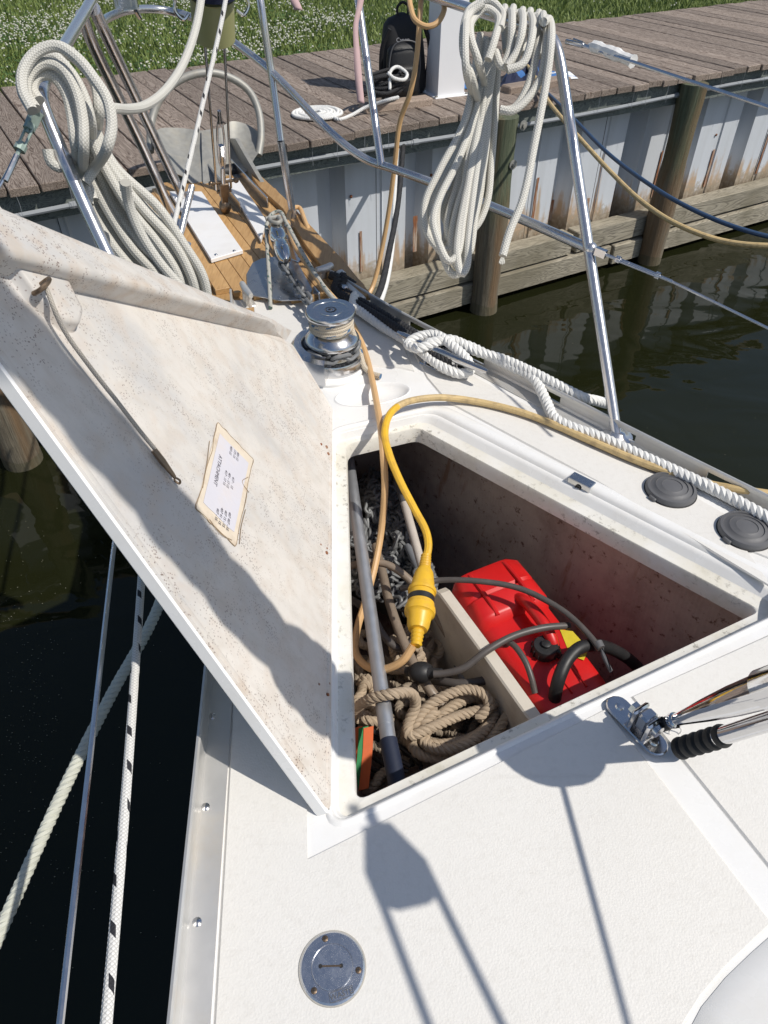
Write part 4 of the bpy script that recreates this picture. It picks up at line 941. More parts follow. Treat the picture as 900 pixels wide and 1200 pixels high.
for quad, lab in [([(199, 228), (237, 228), (285, 297), (248, 308)], None), ([(264, 213), (279, 212), (313, 262), (306, 285)], None)]:
    m = MB(); m.prism([at_height(x, y, .026) for x, y in quad], UP * .014, .002); pd = m.build('wear_pad', M_STARB, bp, smooth=False)
    if lab is None and quad[0][0] == 199:
        for (x, y) in [(253, 298.5), (274.5, 294), (206, 232), (226, 231)]: piece('screw', sc_, Matrix.Translation(Vector(at_height(x, y, .0405))) @ Matrix.Scale(1.7, 4), pd)
m = MB(); m.prism([at_height(x, y, .0225) for x, y in [(290, 346), (289, 322), (296, 309), (306, 304), (334, 300), (350, 310), (366, 340), (360, 352), (330, 353)]], UP * .004, .0012); m.build('stem_plate', M_CLEARP, boat, smooth=False)
m = MB(); m.prism([at_height(x, y, .023) for x, y in [(315, 262), (330, 268), (356, 302), (350, 309), (322, 296)]], UP * .006, .0015); m.build('roller_plate', M_STEEL, bp, smooth=False)
for (x, y) in [(337, 284), (350, 300)]: piece('screw', sc_, Matrix.Translation(Vector(at_height(x, y, .0295))) @ Matrix.Scale(1.5, 4), bp)
# side cheek of the bow roller in teak: outboard plank set proud
m = MB(); m.prism([at_height(x, y, .0225) for x, y in [(294, 200), (332, 235), (402, 310), (436, 352), (404, 352), (388, 332), (358, 292), (332, 250), (304, 224), (296, 212)]], UP * .020, .002); m.build('teak_rail', M_TEAK, bp, smooth=False)
# ------------------------------------------------------------------ pulpit
pul = MB(); TR = .0145
def leg(a, b, r_=TR): pul.tube(resample([a, b], .05), r_, 14)
S_top = at_depth(651, 49, 1.86); S_base = at_height(723, 512, .006)
S_rail = [at_height(723, 512, .006), at_depth(689, 285, 1.90), at_depth(664, 120, 1.87), at_depth(654, 62, 1.86), at_depth(648, 47, 1.862), at_depth(638, 40, 1.88), at_depth(600, 26, 1.97), at_depth(560, 13, 2.08), at_depth(517, -1, 2.2), at_depth(440, -28, 2.4), at_depth(350, -60, 2.55), at_depth(250, -80, 2.62), at_depth(160, -60, 2.4), at_depth(118, -20, 2.15)]
P_base = B(.69, -.52, .006)
P_rail = [at_depth(118, -20, 2.15), at_depth(103, 8, 2.0), at_depth(75, 55, 1.72), at_depth(58, 84, 1.55), at_depth(49, 104, 1.47), at_depth(49, 120, 1.45), at_depth(58, 145, 1.46), at_depth(110, 264, 1.50), at_depth(190, 430, 1.55), P_base]
pul.tube(resample(cr(S_rail, 10), .02), TR, 14); pul.tube(resample(cr(P_rail, 10), .02), TR, 14)
leg(at_height(345, 262, .02), at_depth(329, 165, 2.72)); pul.tube(resample(cr([at_depth(329, 165, 2.72), at_depth(318, 85, 2.62), at_depth(305, 0, 2.5), at_depth(299, -60, 2.5)], 8), .03), TR * .95, 14)
mid = [at_depth(692, 292, 1.90), at_depth(600, 252, 2.10), at_depth(500, 212, 2.35), at_depth(455, 196, 2.44), at_depth(436, 190, 2.47), at_depth(415, 178, 2.5), at_depth(380, 148, 2.55), at_depth(320, 86, 2.62), at_depth(276, 51, 2.72), at_depth(245, 30, 2.8), at_depth(215, 17, 2.84), at_depth(185, 11, 2.82), at_depth(152, 12, 2.7), at_depth(130, 19, 2.55), at_depth(116, 28, 2.4)]
pul.tube(resample(cr(mid, 8), .02), TR * .95, 14)
pul.tube(resample([at_depth(418, -12, 2.42), at_depth(447, 195, 2.45)], .03), TR * .95, 14)
pul.tube(resample(cr([at_depth(96, 18, 2.05), at_depth(108, 50, 2.2), at_depth(165, 168, 2.6), at_height(205, 258, .03)], 8), .03), TR * 1.25, 14)
pul.tube(resample(cr([at_depth(110, 10, 2.05), at_depth(122, 36, 2.18), at_depth(172, 142, 2.55), at_depth(214, 230, 2.84)], 8), .03), TR * 1.25, 14)
pul.tube(resample([at_depth(225, 218, 2.8), at_height(209, 284, .03)], .03), TR * .9, 12)
for p in (S_base, at_height(345, 264, .022), at_height(207, 262, .024), at_height(212, 288, .024)): pul.lathe(p, UP, [(.040, 0), (.040, .004), (.022, .008), (.017, .016)], 22)
for p in (mid[0],): pul.ball(p, .019)
pul.build('pulpit', M_PULPIT, boat, sharp=60)
m = MB(); p = at_depth(147, 1, 2.62); m.box(p, .085, .03, .05, A_(1, .12, 0), bev=.006); m.box(p - A_(0, .018, .0), .05, .01, .03, A_(1, .12, 0), bev=.003); m.tube([p - UP * .03 + A_(.03, 0, 0), p - UP * .055 + A_(.035, .02, 0)], .008, 8); m.build('light_bracket', M_STEEL, boat)
# lifelines
def wire(pts, r_=.0035): return tag_wire(MB().tube(resample(pts, .05), r_, 8).build('lifeline', M_STEEL, boat))
def tag_wire(o): return o
wire([at_depth(672, 49, 1.84), at_depth(760, 79, 1.70), at_depth(905, 127, 1.50), at_depth(1100, 200, 1.25)], .0042)
wire([at_depth(700, 294, 1.88), at_depth(790, 331, 1.80), at_depth(905, 387, 1.69), at_depth(1100, 480, 1.5)])
m = MB(); q = [at_depth(x, y, w) for x, y, w in [(690, 54, 1.815), (698, 55, 1.80), (708, 58, 1.785), (720, 63, 1.77), (732, 68, 1.755), (742, 72, 1.74)]]; m.tube(resample(cr(q, 5), .008), [.0135 + .0016 * math.sin(i * .8) + .0010 * math.sin(i * 1.9) - (.007 if i < 2 else 0) for i in range(len(resample(cr(q, 5), .008)))], 9)
m.build('tape_wrap', M_WTAPE, boat)
m = MB(); a, b = at_depth(664, 46, 1.85), at_depth(684, 53, 1.82); m.tube([a - UP * .005, b], .006, 10); m.box((a + b) / 2 + unit(b - a) * .008, .034, .010, .024, unit(b - a), bev=.002); m.build('pelican_hook', M_STEEL, boat)
def turnbuckle(a, b, mat, w=.007):
    X = unit(b - a); L_ = np.linalg.norm(b - a); Y = unit(np.cross(UP, X)); m = MB()
    for s_ in (-1, 1): m.tube([a + X * L_ * .25 + Y * w * s_, b - X * L_ * .2 + Y * w * s_], .0028, 8)
    for t in (.25, .8): m.tube([a + X * (L_ * t - .006), a + X * (L_ * t + .006)], w * 1.3, 10)
    m.tube([a, a + X * L_ * .4], .0042, 8); m.tube([b - X * L_ * .35, b], .0042, 8); m.box(a, .03, .014, .02, X, Y); return m.build('turnbuckle', mat, boat)
turnbuckle(at_depth(704, 296, 1.875), at_depth(788, 330, 1.80), M_STEEL)
turnbuckle(at_depth(40, 138, 1.43), at_depth(20, 182, 1.42), worn('verdigris_turnbuckle', (.36, .45, .40), .45, .5, .2, 60, .2), .009)
m = MB(); m.tube(cr([at_depth(44, 108, 1.46), at_depth(39, 116, 1.45), at_depth(40, 126, 1.44), at_depth(44, 136, 1.44), at_depth(50, 138, 1.45)], 6), .004, 8); m.ball(at_depth(41, 134, 1.435), .008); m.build('lifeline_shackle', M_STEEL, boat)
wire([at_depth(20, 182, 1.42), at_depth(5, 208, 1.41), at_depth(-120, 430, 1.3)], .0035); MB().tube([at_depth(20, 182, 1.42), at_depth(6, 212, 1.41)], .006, 10).build('swage', M_STEEL, boat)
lw = [at_height(226, 120, .3) if False else at_depth(165, 420, 1.62), at_height(133, 650, .3), at_height(100, 960, .3), at_height(70, 1205, .3)]
wire([at_height(131, 660, .3), at_height(70, 1205, .3)] if False else [at_height(147, 540, .3), at_height(131, 660, .3), at_height(98, 955, .3), at_height(66, 1240, .3)], .0040)
# ------------------------------------------------------------------ ropes on the boat
def rope(name, q, rad, mat, lab, step=.008, seg=10, grp=None):
    m = MB(); m.tube(resample(q, step), rad, seg); return tag(m.build(name, mat), lab, 'rope', grp)
rope('furling_line', cr([at_depth(272, -60, 2.15), at_depth(264, 2, 2.16), at_depth(231, 150, 2.1), at_depth(196, 302, 1.92), at_depth(182, 430, 1.7), at_height(165, 690, .17), at_height(146, 950, .17), at_height(121, 1240, .17)], 12), .0070, M_FLECK, 'white braided furling line with black flecks from the drum aft down the port side')
m = MB(); m.twist(cr([at_height(205, 650, -.25), at_height(181, 722, -.27), at_height(130, 815, -.30), at_height(75, 925, -.33), at_height(0, 1092, -.36), at_height(-60, 1230, -.38)], 6), .0135, .042)
tag(m.build('mooring_line', M_TW_G), 'pale green laid mooring line crossing the dark water at lower left', 'rope')
# port coil: turns over the pulpit rail, hanging tail, and a standing part running up
rA = .0108; strands = []
def loop_px(pts, w): return [at_depth(x, y, ww) if ww else at_depth(x, y, w) for (x, y, ww) in [(p + (None,))[:3] for p in pts]]
turns = [[(38, 130), (27, 108), (27, 84), (42, 62), (66, 54), (90, 68), (110, 92), (126, 118), (131, 148), (126, 172), (112, 196), (100, 214)],
         [(42, 128), (31, 110), (34, 88), (52, 74), (72, 80), (88, 104), (97, 140), (98, 170), (98, 205), (104, 240)],
         [(46, 118), (38, 104), (44, 90), (60, 88), (76, 106), (84, 135), (88, 168), (96, 200), (110, 235)],
         [(34, 118), (30, 95), (44, 72), (62, 66), (82, 84), (97, 110), (106, 140), (108, 172), (112, 200)],
         [(52, 76), (74, 62), (96, 76), (112, 100), (116, 130), (114, 160), (120, 190)], [(56, 175), (60, 190), (70, 196), (82, 190), (98, 172)]]
for i, t in enumerate(turns): strands.append([at_depth(x, y, 1.36 + .02 * i + .05 * (j / len(t)) + (.10 if j >= len(t) - 2 and i < 5 else 0)) for j, (x, y) in enumerate(t)])
eL = [(90, 150), (93, 185), (104, 238), (134, 288), (168, 326), (186, 360)]; eR = [(106, 140), (136, 196), (182, 246), (219, 286), (241, 320), (243, 356)]
for k in range(11):
    f = (k % 6) / 5 if k < 6 else (k - 5.5) / 5; jx = RNG.uniform(-4, 4, 6); jy = RNG.uniform(-4, 4, 6)
    strands.append([at_depth(a[0] * (1 - f) + b[0] * f + jx[j] * (j > 0), a[1] * (1 - f) + b[1] * f + jy[j] * (j > 0), (1.50 if k < 6 else 1.535) + .012 * (k % 3) + .045 * j) for j, (a, b) in enumerate(zip(eL, eR))])
strands.append([at_depth(x, y, 1.47 + .04 * j) for j, (x, y) in enumerate([(147, 214), (150, 235), (163, 270), (185, 305), (215, 340)])])
strands.append([at_depth(x, y, w) for x, y, w in [(120, 128, 1.5), (132, 127, 1.52), (150, 128, 1.6), (170, 124, 1.68), (192, 108, 1.76), (212, 80, 1.84), (226, 45, 1.9), (234, 10, 1.94), (239, -40, 1.98)]])
m = MB()
for s_ in strands: m.tube(resample(cr(s_, 10), .008), rA, 10)
m.tube([at_depth(147, 213, 1.50), at_depth(148, 224, 1.505)], .0132, 10)
tag(m.build('rope_coil', M_ROPE_A), 'thick grey white braided rope coil over the port pulpit rail, tail running up', 'rope')
rB = .0102; S = []
for i, t in enumerate([[(563, 40), (545, 140), (515, 200), (498, 238), (499, 268), (516, 292), (532, 290), (541, 250), (549, 180), (562, 110), (572, 50)],
        [(566, 45), (552, 140), (530, 200), (514, 235), (512, 265), (519, 300), (531, 322), (541, 318), (545, 280), (556, 200), (570, 120), (579, 60)],
        [(570, 45), (560, 130), (541, 200), (524, 235), (521, 255), (535, 272), (555, 268), (570, 240), (576, 190), (581, 120), (584, 60)],
        [(572, 50), (565, 140), (550, 210), (538, 270), (536, 300), (541, 322), (547, 312), (549, 280), (557, 210), (569, 140), (579, 60)],
        [(575, 50), (571, 150), (560, 220), (547, 265), (543, 292), (549, 297), (557, 250), (568, 150), (580, 62)],
        [(561, 50), (552, 120), (537, 180), (507, 235), (505, 262), (511, 288), (522, 298), (530, 270), (540, 210), (556, 140), (567, 60)],
        [(577, 45), (575, 130), (568, 200), (556, 262), (551, 285), (545, 290)],
        [(568, 50), (557, 130), (536, 190), (516, 230), (508, 258), (514, 284), (526, 306), (535, 300), (543, 255), (553, 190), (566, 120), (576, 60)],
        [(574, 50), (566, 130), (548, 205), (533, 255), (529, 290), (536, 312), (544, 306), (546, 270), (555, 205), (566, 130), (581, 60)],
        [(578, 55), (573, 140), (563, 215), (550, 262), (541, 282), (529, 284), (524, 262), (536, 215), (556, 140), (571, 60)],
        [(564, 55), (550, 130), (528, 190), (506, 228), (500, 255), (506, 280), (518, 288), (528, 262), (545, 190), (562, 120), (570, 60)]]):
    S.append([at_depth(x, y, 1.97 + .03 * ((i * 3) % 4) - .05 * math.sin(math.pi * j / (len(t) - 1)) * (1 if i % 2 else -.6)) for j, (x, y) in enumerate(t)])
for i, t in enumerate([[(552, 88), (543, 60), (544, 30), (556, 7), (574, 1), (588, 14), (586, 34)], [(560, 70), (552, 45), (556, 20), (570, 10), (582, 18), (580, 45), (572, 70)], [(546, 80), (545, 45), (551, 15), (566, 4)],
        [(592, 18), (597, 14), (600, 30), (597, 60), (590, 78)], [(602, 18), (609, 15), (612, 35), (606, 60), (594, 78)], [(613, 21), (620, 18), (623, 45), (612, 75), (594, 82)], [(622, 22), (629, 19), (629, 60), (617, 105), (602, 127), (586, 130)],
        [(632, 24), (638, 21), (640, 50), (634, 90), (617, 117), (600, 130), (586, 128)], [(637, 26), (644, 23), (646, 45), (641, 90), (627, 165), (612, 235), (597, 272), (589, 300)], [(580, 60), (588, 78), (600, 76), (610, 50)]]):
    q0 = [at_depth(t[0][0] + 1, t[0][1] + 42, 2.03), at_depth(t[0][0] - 1, t[0][1] + 14, 2.05), at_depth(t[0][0] - 1, t[0][1] - 3, 2.03), at_depth(t[0][0] - .5, t[0][1] - 9, 1.98)] if 3 <= i <= 8 else ([at_depth(t[0][0] + 9, t[0][1] + 32, 2.0)] if i < 3 else [])
    S.append(q0 + [at_depth(x, y, 1.90 - .02 * (i % 3) + (.03 if y < 26 else -.05)) for x, y in t])
m = MB()
for s_ in S: m.tube(resample(cr(s_, 10), .008), rB, 10)
for k in range(9): a = k * .7; m.tube([at_depth(589, 299, 1.85), at_depth(588 + 3 * math.cos(a), 308 + 2 * math.sin(a), 1.85)], .0022, 5)
tag(m.build('rope_coil', M_ROPE_W), 'long white braided rope coil hanging from the starboard pulpit rail', 'rope')
# bow line on the starboard cleat
m = MB(); zz = .02
def hp(l): return [at_height(*p) for p in l]
m.twist(cr(hp([(416, 345, .045), (414, 358, .03), (424, 366, .03), (450, 384, .024), (474, 398, .022), (490, 409, .03), (500, 417, .035), (522, 432, .03), (540, 438, .025), (551, 434, .035), (549, 424, .055), (530, 405, .075), (508, 392, .075), (487, 396, .065), (478, 403, .055), (490, 408, .06), (520, 399, .075), (548, 405, .06), (575, 418, .05), (600, 430, .045), (625, 443, .045), (640, 470, .025), (650, 490, .02), (668, 500, .02), (700, 511, .02), (760, 538, .02), (800, 556, .02), (850, 580, .02), (905, 610, .02)]), 8), .0150, .046)
m.twist(cr(hp([(500, 402, .07), (530, 398, .075), (556, 411, .06), (590, 421, .055), (628, 438, .055), (655, 452, .05), (684, 466, .04), (700, 470, .02), (715, 474, -.03)]), 8), .0145, .046, phase=1)
tag(m.build('bow_line', M_TW_W), 'white laid bow line made fast to the starboard cleat and led aft along the rail', 'rope')
m = MB()
for k, o in enumerate((0, .022)): m.twist(cr([at_height(x, y, z) + SBD * (o - .012) for x, y, z in [(392, 322, .05), (400, 326, .06), (396, 338, .04), (412, 349, .03), (440, 366, .035), (470, 384, .04), (500, 404, .035), (520, 418, .03), (540, 428, .03)]], 8), .0145, .04, phase=k)
m.twist(cr(hp([(540, 428, .03), (548, 420, .04), (536, 408, .05), (515, 402, .05), (502, 408, .045), (512, 418, .045), (530, 424, .045)]), 8), .0135, .04)
tag(m.build('bow_line', M_TW_B), 'black laid bow line lying inside the toe rail and under the starboard cleat', 'rope')
# tan cord from the bow to the plug
tan = [(352, 262, .03), (362, 272, .03), (357, 258, .05), (350, 243, .06), (341, 246, .07), (338, 262, .06), (345, 287, .07), (360, 310, .09), (378, 335, .10), (398, 358, .08), (416, 385, .05), (427, 410, .02), (435, 440, .016), (441, 470, .018), (446, 500, .03), (449, 530, .02), (451, 570, -.06), (447, 620, -.16), (439, 665, -.22), (428, 705, -.26), (418, 740, -.27), (417, 765, -.26), (430, 781, -.24), (452, 784, -.20), (472, 774, -.17), (484, 757, -.145)]
m = MB(); m.tube(resample(cr(hp(tan), 8), .008), .0092, 10)
tag(m.build('extension_cable', M_TCORD), 'tan cable from the bow past the windlass into the open locker', 'cable')
yel = [(499, 656, -.13), (502, 640, -.115), (499, 622, -.10), (486, 597, -.07), (470, 566, -.03), (457, 535, .02), (451, 510, .04), (456, 487, .05), (470, 474, .045), (490, 468, .035), (520, 466, .026), (560, 471, .016), (610, 483, .016), (650, 498, .016), (700, 520, .016), (760, 545, .016), (830, 567, .016), (870, 574, .03), (910, 580, .035), (960, 585, .03)]
q = resample(cr(hp(yel), 8), .008); n_ = int(len(q) * .30); m = MB(); m.mi = 1; m.tube(q[:n_ + 1], .0098, 10); m.mi = 0; m.tube(q[n_:], .0098, 10)
tag(m.build('extension_cable', [M_YCORD, M_YPLUG]), 'yellow power cable lying along the starboard deck and dipping into the locker', 'cable')
p0, p1 = at_height(499.5, 650, -.125), at_height(487.5, 757, -.15); L_ = np.linalg.norm(p1 - p0)
plug = thing('cord_connector', (p0 + p1) / 2, 'yellow twist lock power plug and socket joined with a black ring, in the locker', 'connector')
ax_ = unit(p1 - p0); KS = 1.12; rbs = lambda a, b, n, r0, r1: [(r0 + (r1 - r0) * i / (2 * n) + (.0016 if i % 2 else -.001), a + (b - a) * i / (2 * n)) for i in range(2 * n + 1)]
pf = lambda l: [(r_ * KS, h * L_) for r_, h in l]
m = MB(); m.lathe(p0, ax_, rbs(0, .16 * L_, 5, .011, .0135) + pf([(.014, .165), (.020, .22), (.0245, .34), (.0255, .40), (.0295, .405), (.0305, .425), (.0295, .445), (.027, .45), (.027, .50)]), 32); m.build('socket_body', M_YPLUG, plug)
m = MB(); m.lathe(p0, ax_, pf([(.026, .495), (.0285, .50), (.0285, .555), (.026, .56)]), 32); m.build('locking_ring', M_BLACK, plug)
m = MB(); m.lathe(p0, ax_, pf([(.026, .555), (.0285, .56), (.0285, .60), (.0315, .61), (.0325, .64), (.0315, .675), (.029, .68), (.0255, .70), (.0225, .80), (.019, .84)]) + rbs(.845 * L_, 1.0 * L_, 4, .0145, .0115), 32); m.build('plug_body', M_YPLUG, plug)
# ribbons on the pulpit
def ribbon(pts, w, lab, tw=0.5):
    q = resample(cr([at_depth(*p) for p in pts], 8), .01); m = MB(); rg = []
    for i, p in enumerate(q):
        t = i / len(q); a = .3 + tw * math.sin(t * 5); d = A_(math.cos(a), math.sin(a), 0) * w / 2
        rg.append([p - d, p + d, p + d + A_(.0, .0015, 0), p - d + A_(0, .0015, 0)])
    m.loft(rg, True, True); return tag(m.build('ribbon', M_PINK, sharp=None), lab, 'ribbon', 'pink ribbons on the pulpit')
ribbon([(424, -8, 2.38), (421, 10, 2.38), (417, 30, 2.38), (418, 60, 2.39), (420, 90, 2.39), (423, 121, 2.39)], .024, 'long faded pink ribbon hanging from the pulpit strut')
ribbon([(336, -22, 2.45), (343, -4, 2.45), (350, 12, 2.45)], .03, 'short end of pink ribbon at the top beside the front pulpit leg')
m = MB(); m.tube(resample(cr([at_depth(*p) for p in [(479, -12, 2.25), (481, 8, 2.22), (487, 24, 2.2), (500, 31, 2.2), (512, 27, 2.2), (520, 14, 2.2), (518, -4, 2.25)]], 8), .01), .0085, 9)
m.tube(resample(cr([at_depth(*p) for p in [(494, -10, 2.28), (492, 20, 2.26), (488, 70, 2.3), (481, 108, 2.35), (469, 142, 2.42), (463, 190, 2.5), (456, 245, 2.6), (447, 295, 2.68), (437, 335, 2.72), (428, 352, 2.7)]], 8), .01), .0085, 9)
tag(m.build('hanging_cable', M_TCORD), 'tan cable looped over the pulpit rail and hanging in front of the backpack', 'cable')
# ------------------------------------------------------------------ forestay with furling drum
FB = at_height(264, 247, .03); FD = unit(-AXB * 4.2 + UP * 12)
def FP(h): return FB + FD * (h / FD[2])
fst = thing('forestay', FB, 'forestay with an olive furling drum and navy drum cap above a bronze turnbuckle', 'forestay')
fx = unit(np.cross(FD, AXB)); fy = np.cross(FD, fx)
m = MB(); m.box(FP(.03), .028, .018, .10, fx, fy, FD, bev=.003); m.box(FP(.10), .04, .026, .06, fx, fy, FD, bev=.004); m.tube([FP(.09) - fx * .03, FP(.09) + fx * .03], .007, 10); m.ball(FP(.02), .025, (1, 1, 1.2)); m.build('toggle', M_BRONZE, fst)
m = MB(); m.tube([FP(.12), FP(.19)], [.012, .009], 12); m.tube([FP(.20), FP(.24)], .007, 10)
for s_ in (-1, 1): m.tube(cr([FP(.19) + fx * s_ * .005, FP(.22) + fx * s_ * .012, FP(.33) + fx * s_ * .012, FP(.37) + fx * s_ * .006], 6), .0045, 8)
m.tube([FP(.365), FP(.41)], [.010, .007], 10); m.tube([FP(.24), FP(.28)], .011, 6); m.build('turnbuckle', M_STEEL, fst)
for s_ in (-1, 1):
    m = MB(); m.tube([FP(.10) + fx * s_ * .030, FP(.68) + fx * s_ * .034], .0048, 10); m.build('drum_strut', M_STEEL, fst)
m = MB()
for p in (.13,): m.tube([FP(p) - fx * .05, FP(p) + fx * .05], .006, 10); m.ball(FP(p) - fx * .052, .012); m.ball(FP(p) + fx * .052, .010)
m.build('clevis_pin', M_BRONZE, fst)
m = MB(); m.lathe(FP(.645), FD, [(.062, 0), (.070, .006), (.070, .13), (.074, .135)], 40); m.build('furling_drum', M_OLIVE, fst)
m = MB(); m.lathe(FP(.785), FD, [(.085, 0), (.092, .004), (.092, .045), (.07, .07), (.03, .09), (.022, .10)], 32); m.build('drum_cap', M_NAVY, fst)
m = MB(); m.tube([FP(.87), FP(6), FP(11)], .019, 12); m.build('luff_foil', M_ALU, fst)
for s_ in (-1, 1):
    m = MB(); q = [FP(.795) + fx * s_ * .088 - fy * .02, FP(.76) + fx * s_ * .118 - fy * .01, FP(.735) + fx * s_ * .122, FP(.715) + fx * s_ * .10 + fy * .01, FP(.725) + fx * s_ * .08]
    m.tube(cr([FP(.895) + fx * s_ * .112 - fy * .02] + q[1:], 6), .006, 8); m.build('line_guard', M_STEEL, fst)
# ------------------------------------------------------------------ anchor on the bow roller
SE = at_height(320, 256, .13)                       # shackle end of the shank
anc = thing('anchor', B(3.1, .1, -.2), 'galvanised roll bar anchor stowed on the bow roller beyond the teak platform', 'anchor')
hn = AXB
def HPx(px, py, u=3.35): return on_plane(px, py, B(u, 0, 0), hn)
m = MB(); hoop = [HPx(176, 178, 3.28), HPx(178, 140, 3.38), HPx(190, 112, 3.42), HPx(212, 93, 3.44), HPx(244, 85, 3.44), HPx(272, 92, 3.44), HPx(292, 107, 3.42), HPx(303, 130, 3.38), HPx(306, 160, 3.30), HPx(303, 182, 3.24)]
m.tube(resample(cr(hoop, 8), .02), .0175, 12); m.build('roll_bar', M_GALV, anc)
def fluke(pl, name, thick):
    P = [on_plane(x, y, B(u, 0, 0), hn) for x, y, u in pl]; m = MB(); c = sum(P) / len(P)
    n_ = unit(np.cross(P[1] - P[0], P[2] - P[0])); m.prism(P, n_ * thick if n_[2] < 0 else -n_ * thick, 0)
    return m.build(name, M_GALV, anc, smooth=False)
def dished(rows, name):
    """a concave plate: rows of (x, y, u) points across, with thickness"""
    top = [[on_plane(x, y, B(u, 0, 0), hn) for x, y, u in r] for r in rows]; top = [list(cr(r, 5)) for r in top]
    n_ = A_(*AXB) * .012 - UP * .006; m = MB(); m.loft(top, False); m.loft([[p + n_ for p in r] for r in top], False)
    edge = [r[0] for r in top] + top[-1][1:] + [r[-1] for r in top[::-1]][1:] + top[0][::-1][1:-1]
    m.loft([edge, [p + n_ for p in edge]]); return m.build(name, M_GALV, anc, sharp=50)
dished([[(177, 158, 3.30), (190, 150, 3.42), (212, 150, 3.44), (236, 153, 3.40)], [(182, 170, 3.24), (198, 166, 3.36), (216, 168, 3.36), (240, 176, 3.28)], [(196, 186, 3.15), (208, 186, 3.22), (222, 192, 3.20), (240, 198, 3.14)], [(208, 204, 3.05), (216, 208, 3.07), (226, 216, 3.05), (236, 222, 3.02)]], 'fluke')
dished([[(258, 150, 3.40), (272, 142, 3.44), (290, 146, 3.42), (307, 158, 3.32)], [(258, 172, 3.30), (274, 164, 3.38), (292, 164, 3.36), (308, 172, 3.28)], [(258, 196, 3.16), (272, 190, 3.24), (284, 188, 3.22), (298, 186, 3.18)], [(262, 214, 3.03), (272, 212, 3.06), (282, 206, 3.08), (292, 198, 3.10)]], 'fluke')
fluke([(236, 153, 3.38), (258, 150, 3.38), (262, 212, 3.04), (238, 222, 3.0)], 'fluke_ridge', .012)
a = [(267, 162), (276, 163), (288, 184), (304, 211), (319, 238), (327, 255), (319, 263), (310, 251), (297, 230), (282, 203), (271, 181)]
P = [on_plane(x, y, B(0, .20, 0), SBD) for x, y in a]; m = MB(); m.prism(P, SBD * .018); m.build('shank', M_GALV, anc, sharp=20)
m = MB(); e = at_depth(320, 255, 2.62); m.tube(cr([e + SBD * .018, e + SBD * .016 - AXB * .04, e - AXB * .055, e - SBD * .016 - AXB * .04, e - SBD * .018], 6), .0075, 10); m.tube([e - SBD * .028, e + SBD * .028], .008, 10); m.build('shackle', M_GALV, anc)
sw0, sw1 = at_height(322, 264, .13), at_height(335, 306, .10); sd = unit(sw1 - sw0); L_ = np.linalg.norm(sw1 - sw0)
m = MB(); m.lathe(sw0, sd, [(.014, 0), (.022, .01), (.029, .02), (.030, L_ * .40), (.023, L_ * .46), (.023, L_ * .52), (.029, L_ * .58), (.028, L_ * .8), (.020, L_ * .95), (.010, L_)], 26)
tag(m.build('anchor_swivel', M_CHROME), 'polished steel swivel joining the anchor shank to its chain', 'swivel')
# bow roller cheeks and roller (part of the boat)
m = MB()
for dv in (.03, .15):
    p, q = B(2.62, dv, .035), B(3.18, dv, .03); m.box((p + q) / 2, np.linalg.norm(q - p), .006, .07, AXB, SBD, UP, bev=.002)
br = m.build('bow_roller', M_STEEL, boat, smooth=False); m = MB(); m.tube([B(3.15, .03, .02), B(3.15, .15, .02)], .035, 18); m.build('roller', M_BLACK, br)
# ------------------------------------------------------------------ inner stay with its tensioning lever
IB = c_plate = at_height(758, 850, .02)
ist = thing('inner_stay', IB, 'polished inner stay tube pinned to the deck plate, with lever, furler and an added unseen sail roll that shades the lid', 'stay')
t0, t1 = at_height(779, 848, .045), at_depth(905, 806, 1.02); td = unit(t1 - t0)
def TP(h): return t0 + td * h
LT = np.linalg.norm(t1 - t0)
m = MB(); m.tube([TP(-.02), TP(.022)], .011, 14); m.box(TP(-.012), .03, .02, .02, td, bev=.004); m.build('toggle_eye', M_BLACK, ist)
m = MB(); m.lathe(t0, td, [(.012, .018), (.0135, .022), (.0135, .03), (.010, .034)], 20); m.lathe(t0, td, [(.0105, .03), (.012, .05), (.019, LT * .45), (.024, LT * .7), (.0262, LT * .93), (.0275, LT * .935), (.031, LT * .95), (.031, LT * 1.12), (.0275, LT * 1.13), (.0265, LT * 1.4), (.0265, .62)], 36); m.build('stay_tube', M_CHROME, ist)
m = MB(); e = at_depth(791, 857, 1.26); q = [e + A_(math.cos(t), .2 * math.sin(t), math.sin(t)) * .0105 for t in np.linspace(0, 6.283, 18, endpoint=False)]; m.tube(q, .0011, 6, closed=True); m.build('split_ring', M_STEEL, ist)
g0, g1 = at_depth(794, 878, 1.23), at_depth(851, 861, 1.14); gd = unit(g1 - g0); G = np.linalg.norm(g1 - g0); pr = []
for i in range(6):
    h = G * i / 6; pr += [(.0135, h + .0006), (.0185, h + G * .045), (.0192, h + G * .085), (.0180, h + G * .13), (.0138, h + G * .160)]
m = MB(); m.lathe(g0, gd, [(.010, -.003)] + pr, 30); m.build('lever_grip', M_GRIP, ist)
m = MB(); g2 = at_depth(905, 844, 1.055); m.tube([g1 - gd * .02, g2, g2 + unit(g2 - g1) * .28], .0148, 24); m.build('lever_handle', M_CHROME, ist)
dr = t0 + td * .40; SDn = unit(-AXB * 2.6 * 0 + A_(.17, -.20, 1.0))
m = MB(); m.lathe(TP(.42), td, [(.03, 0), (.075, .004), (.078, .012), (.045, .016), (.045, .05), (.078, .054), (.075, .062), (.03, .066)], 28); m.build('stay_furler', M_STEEL, ist)
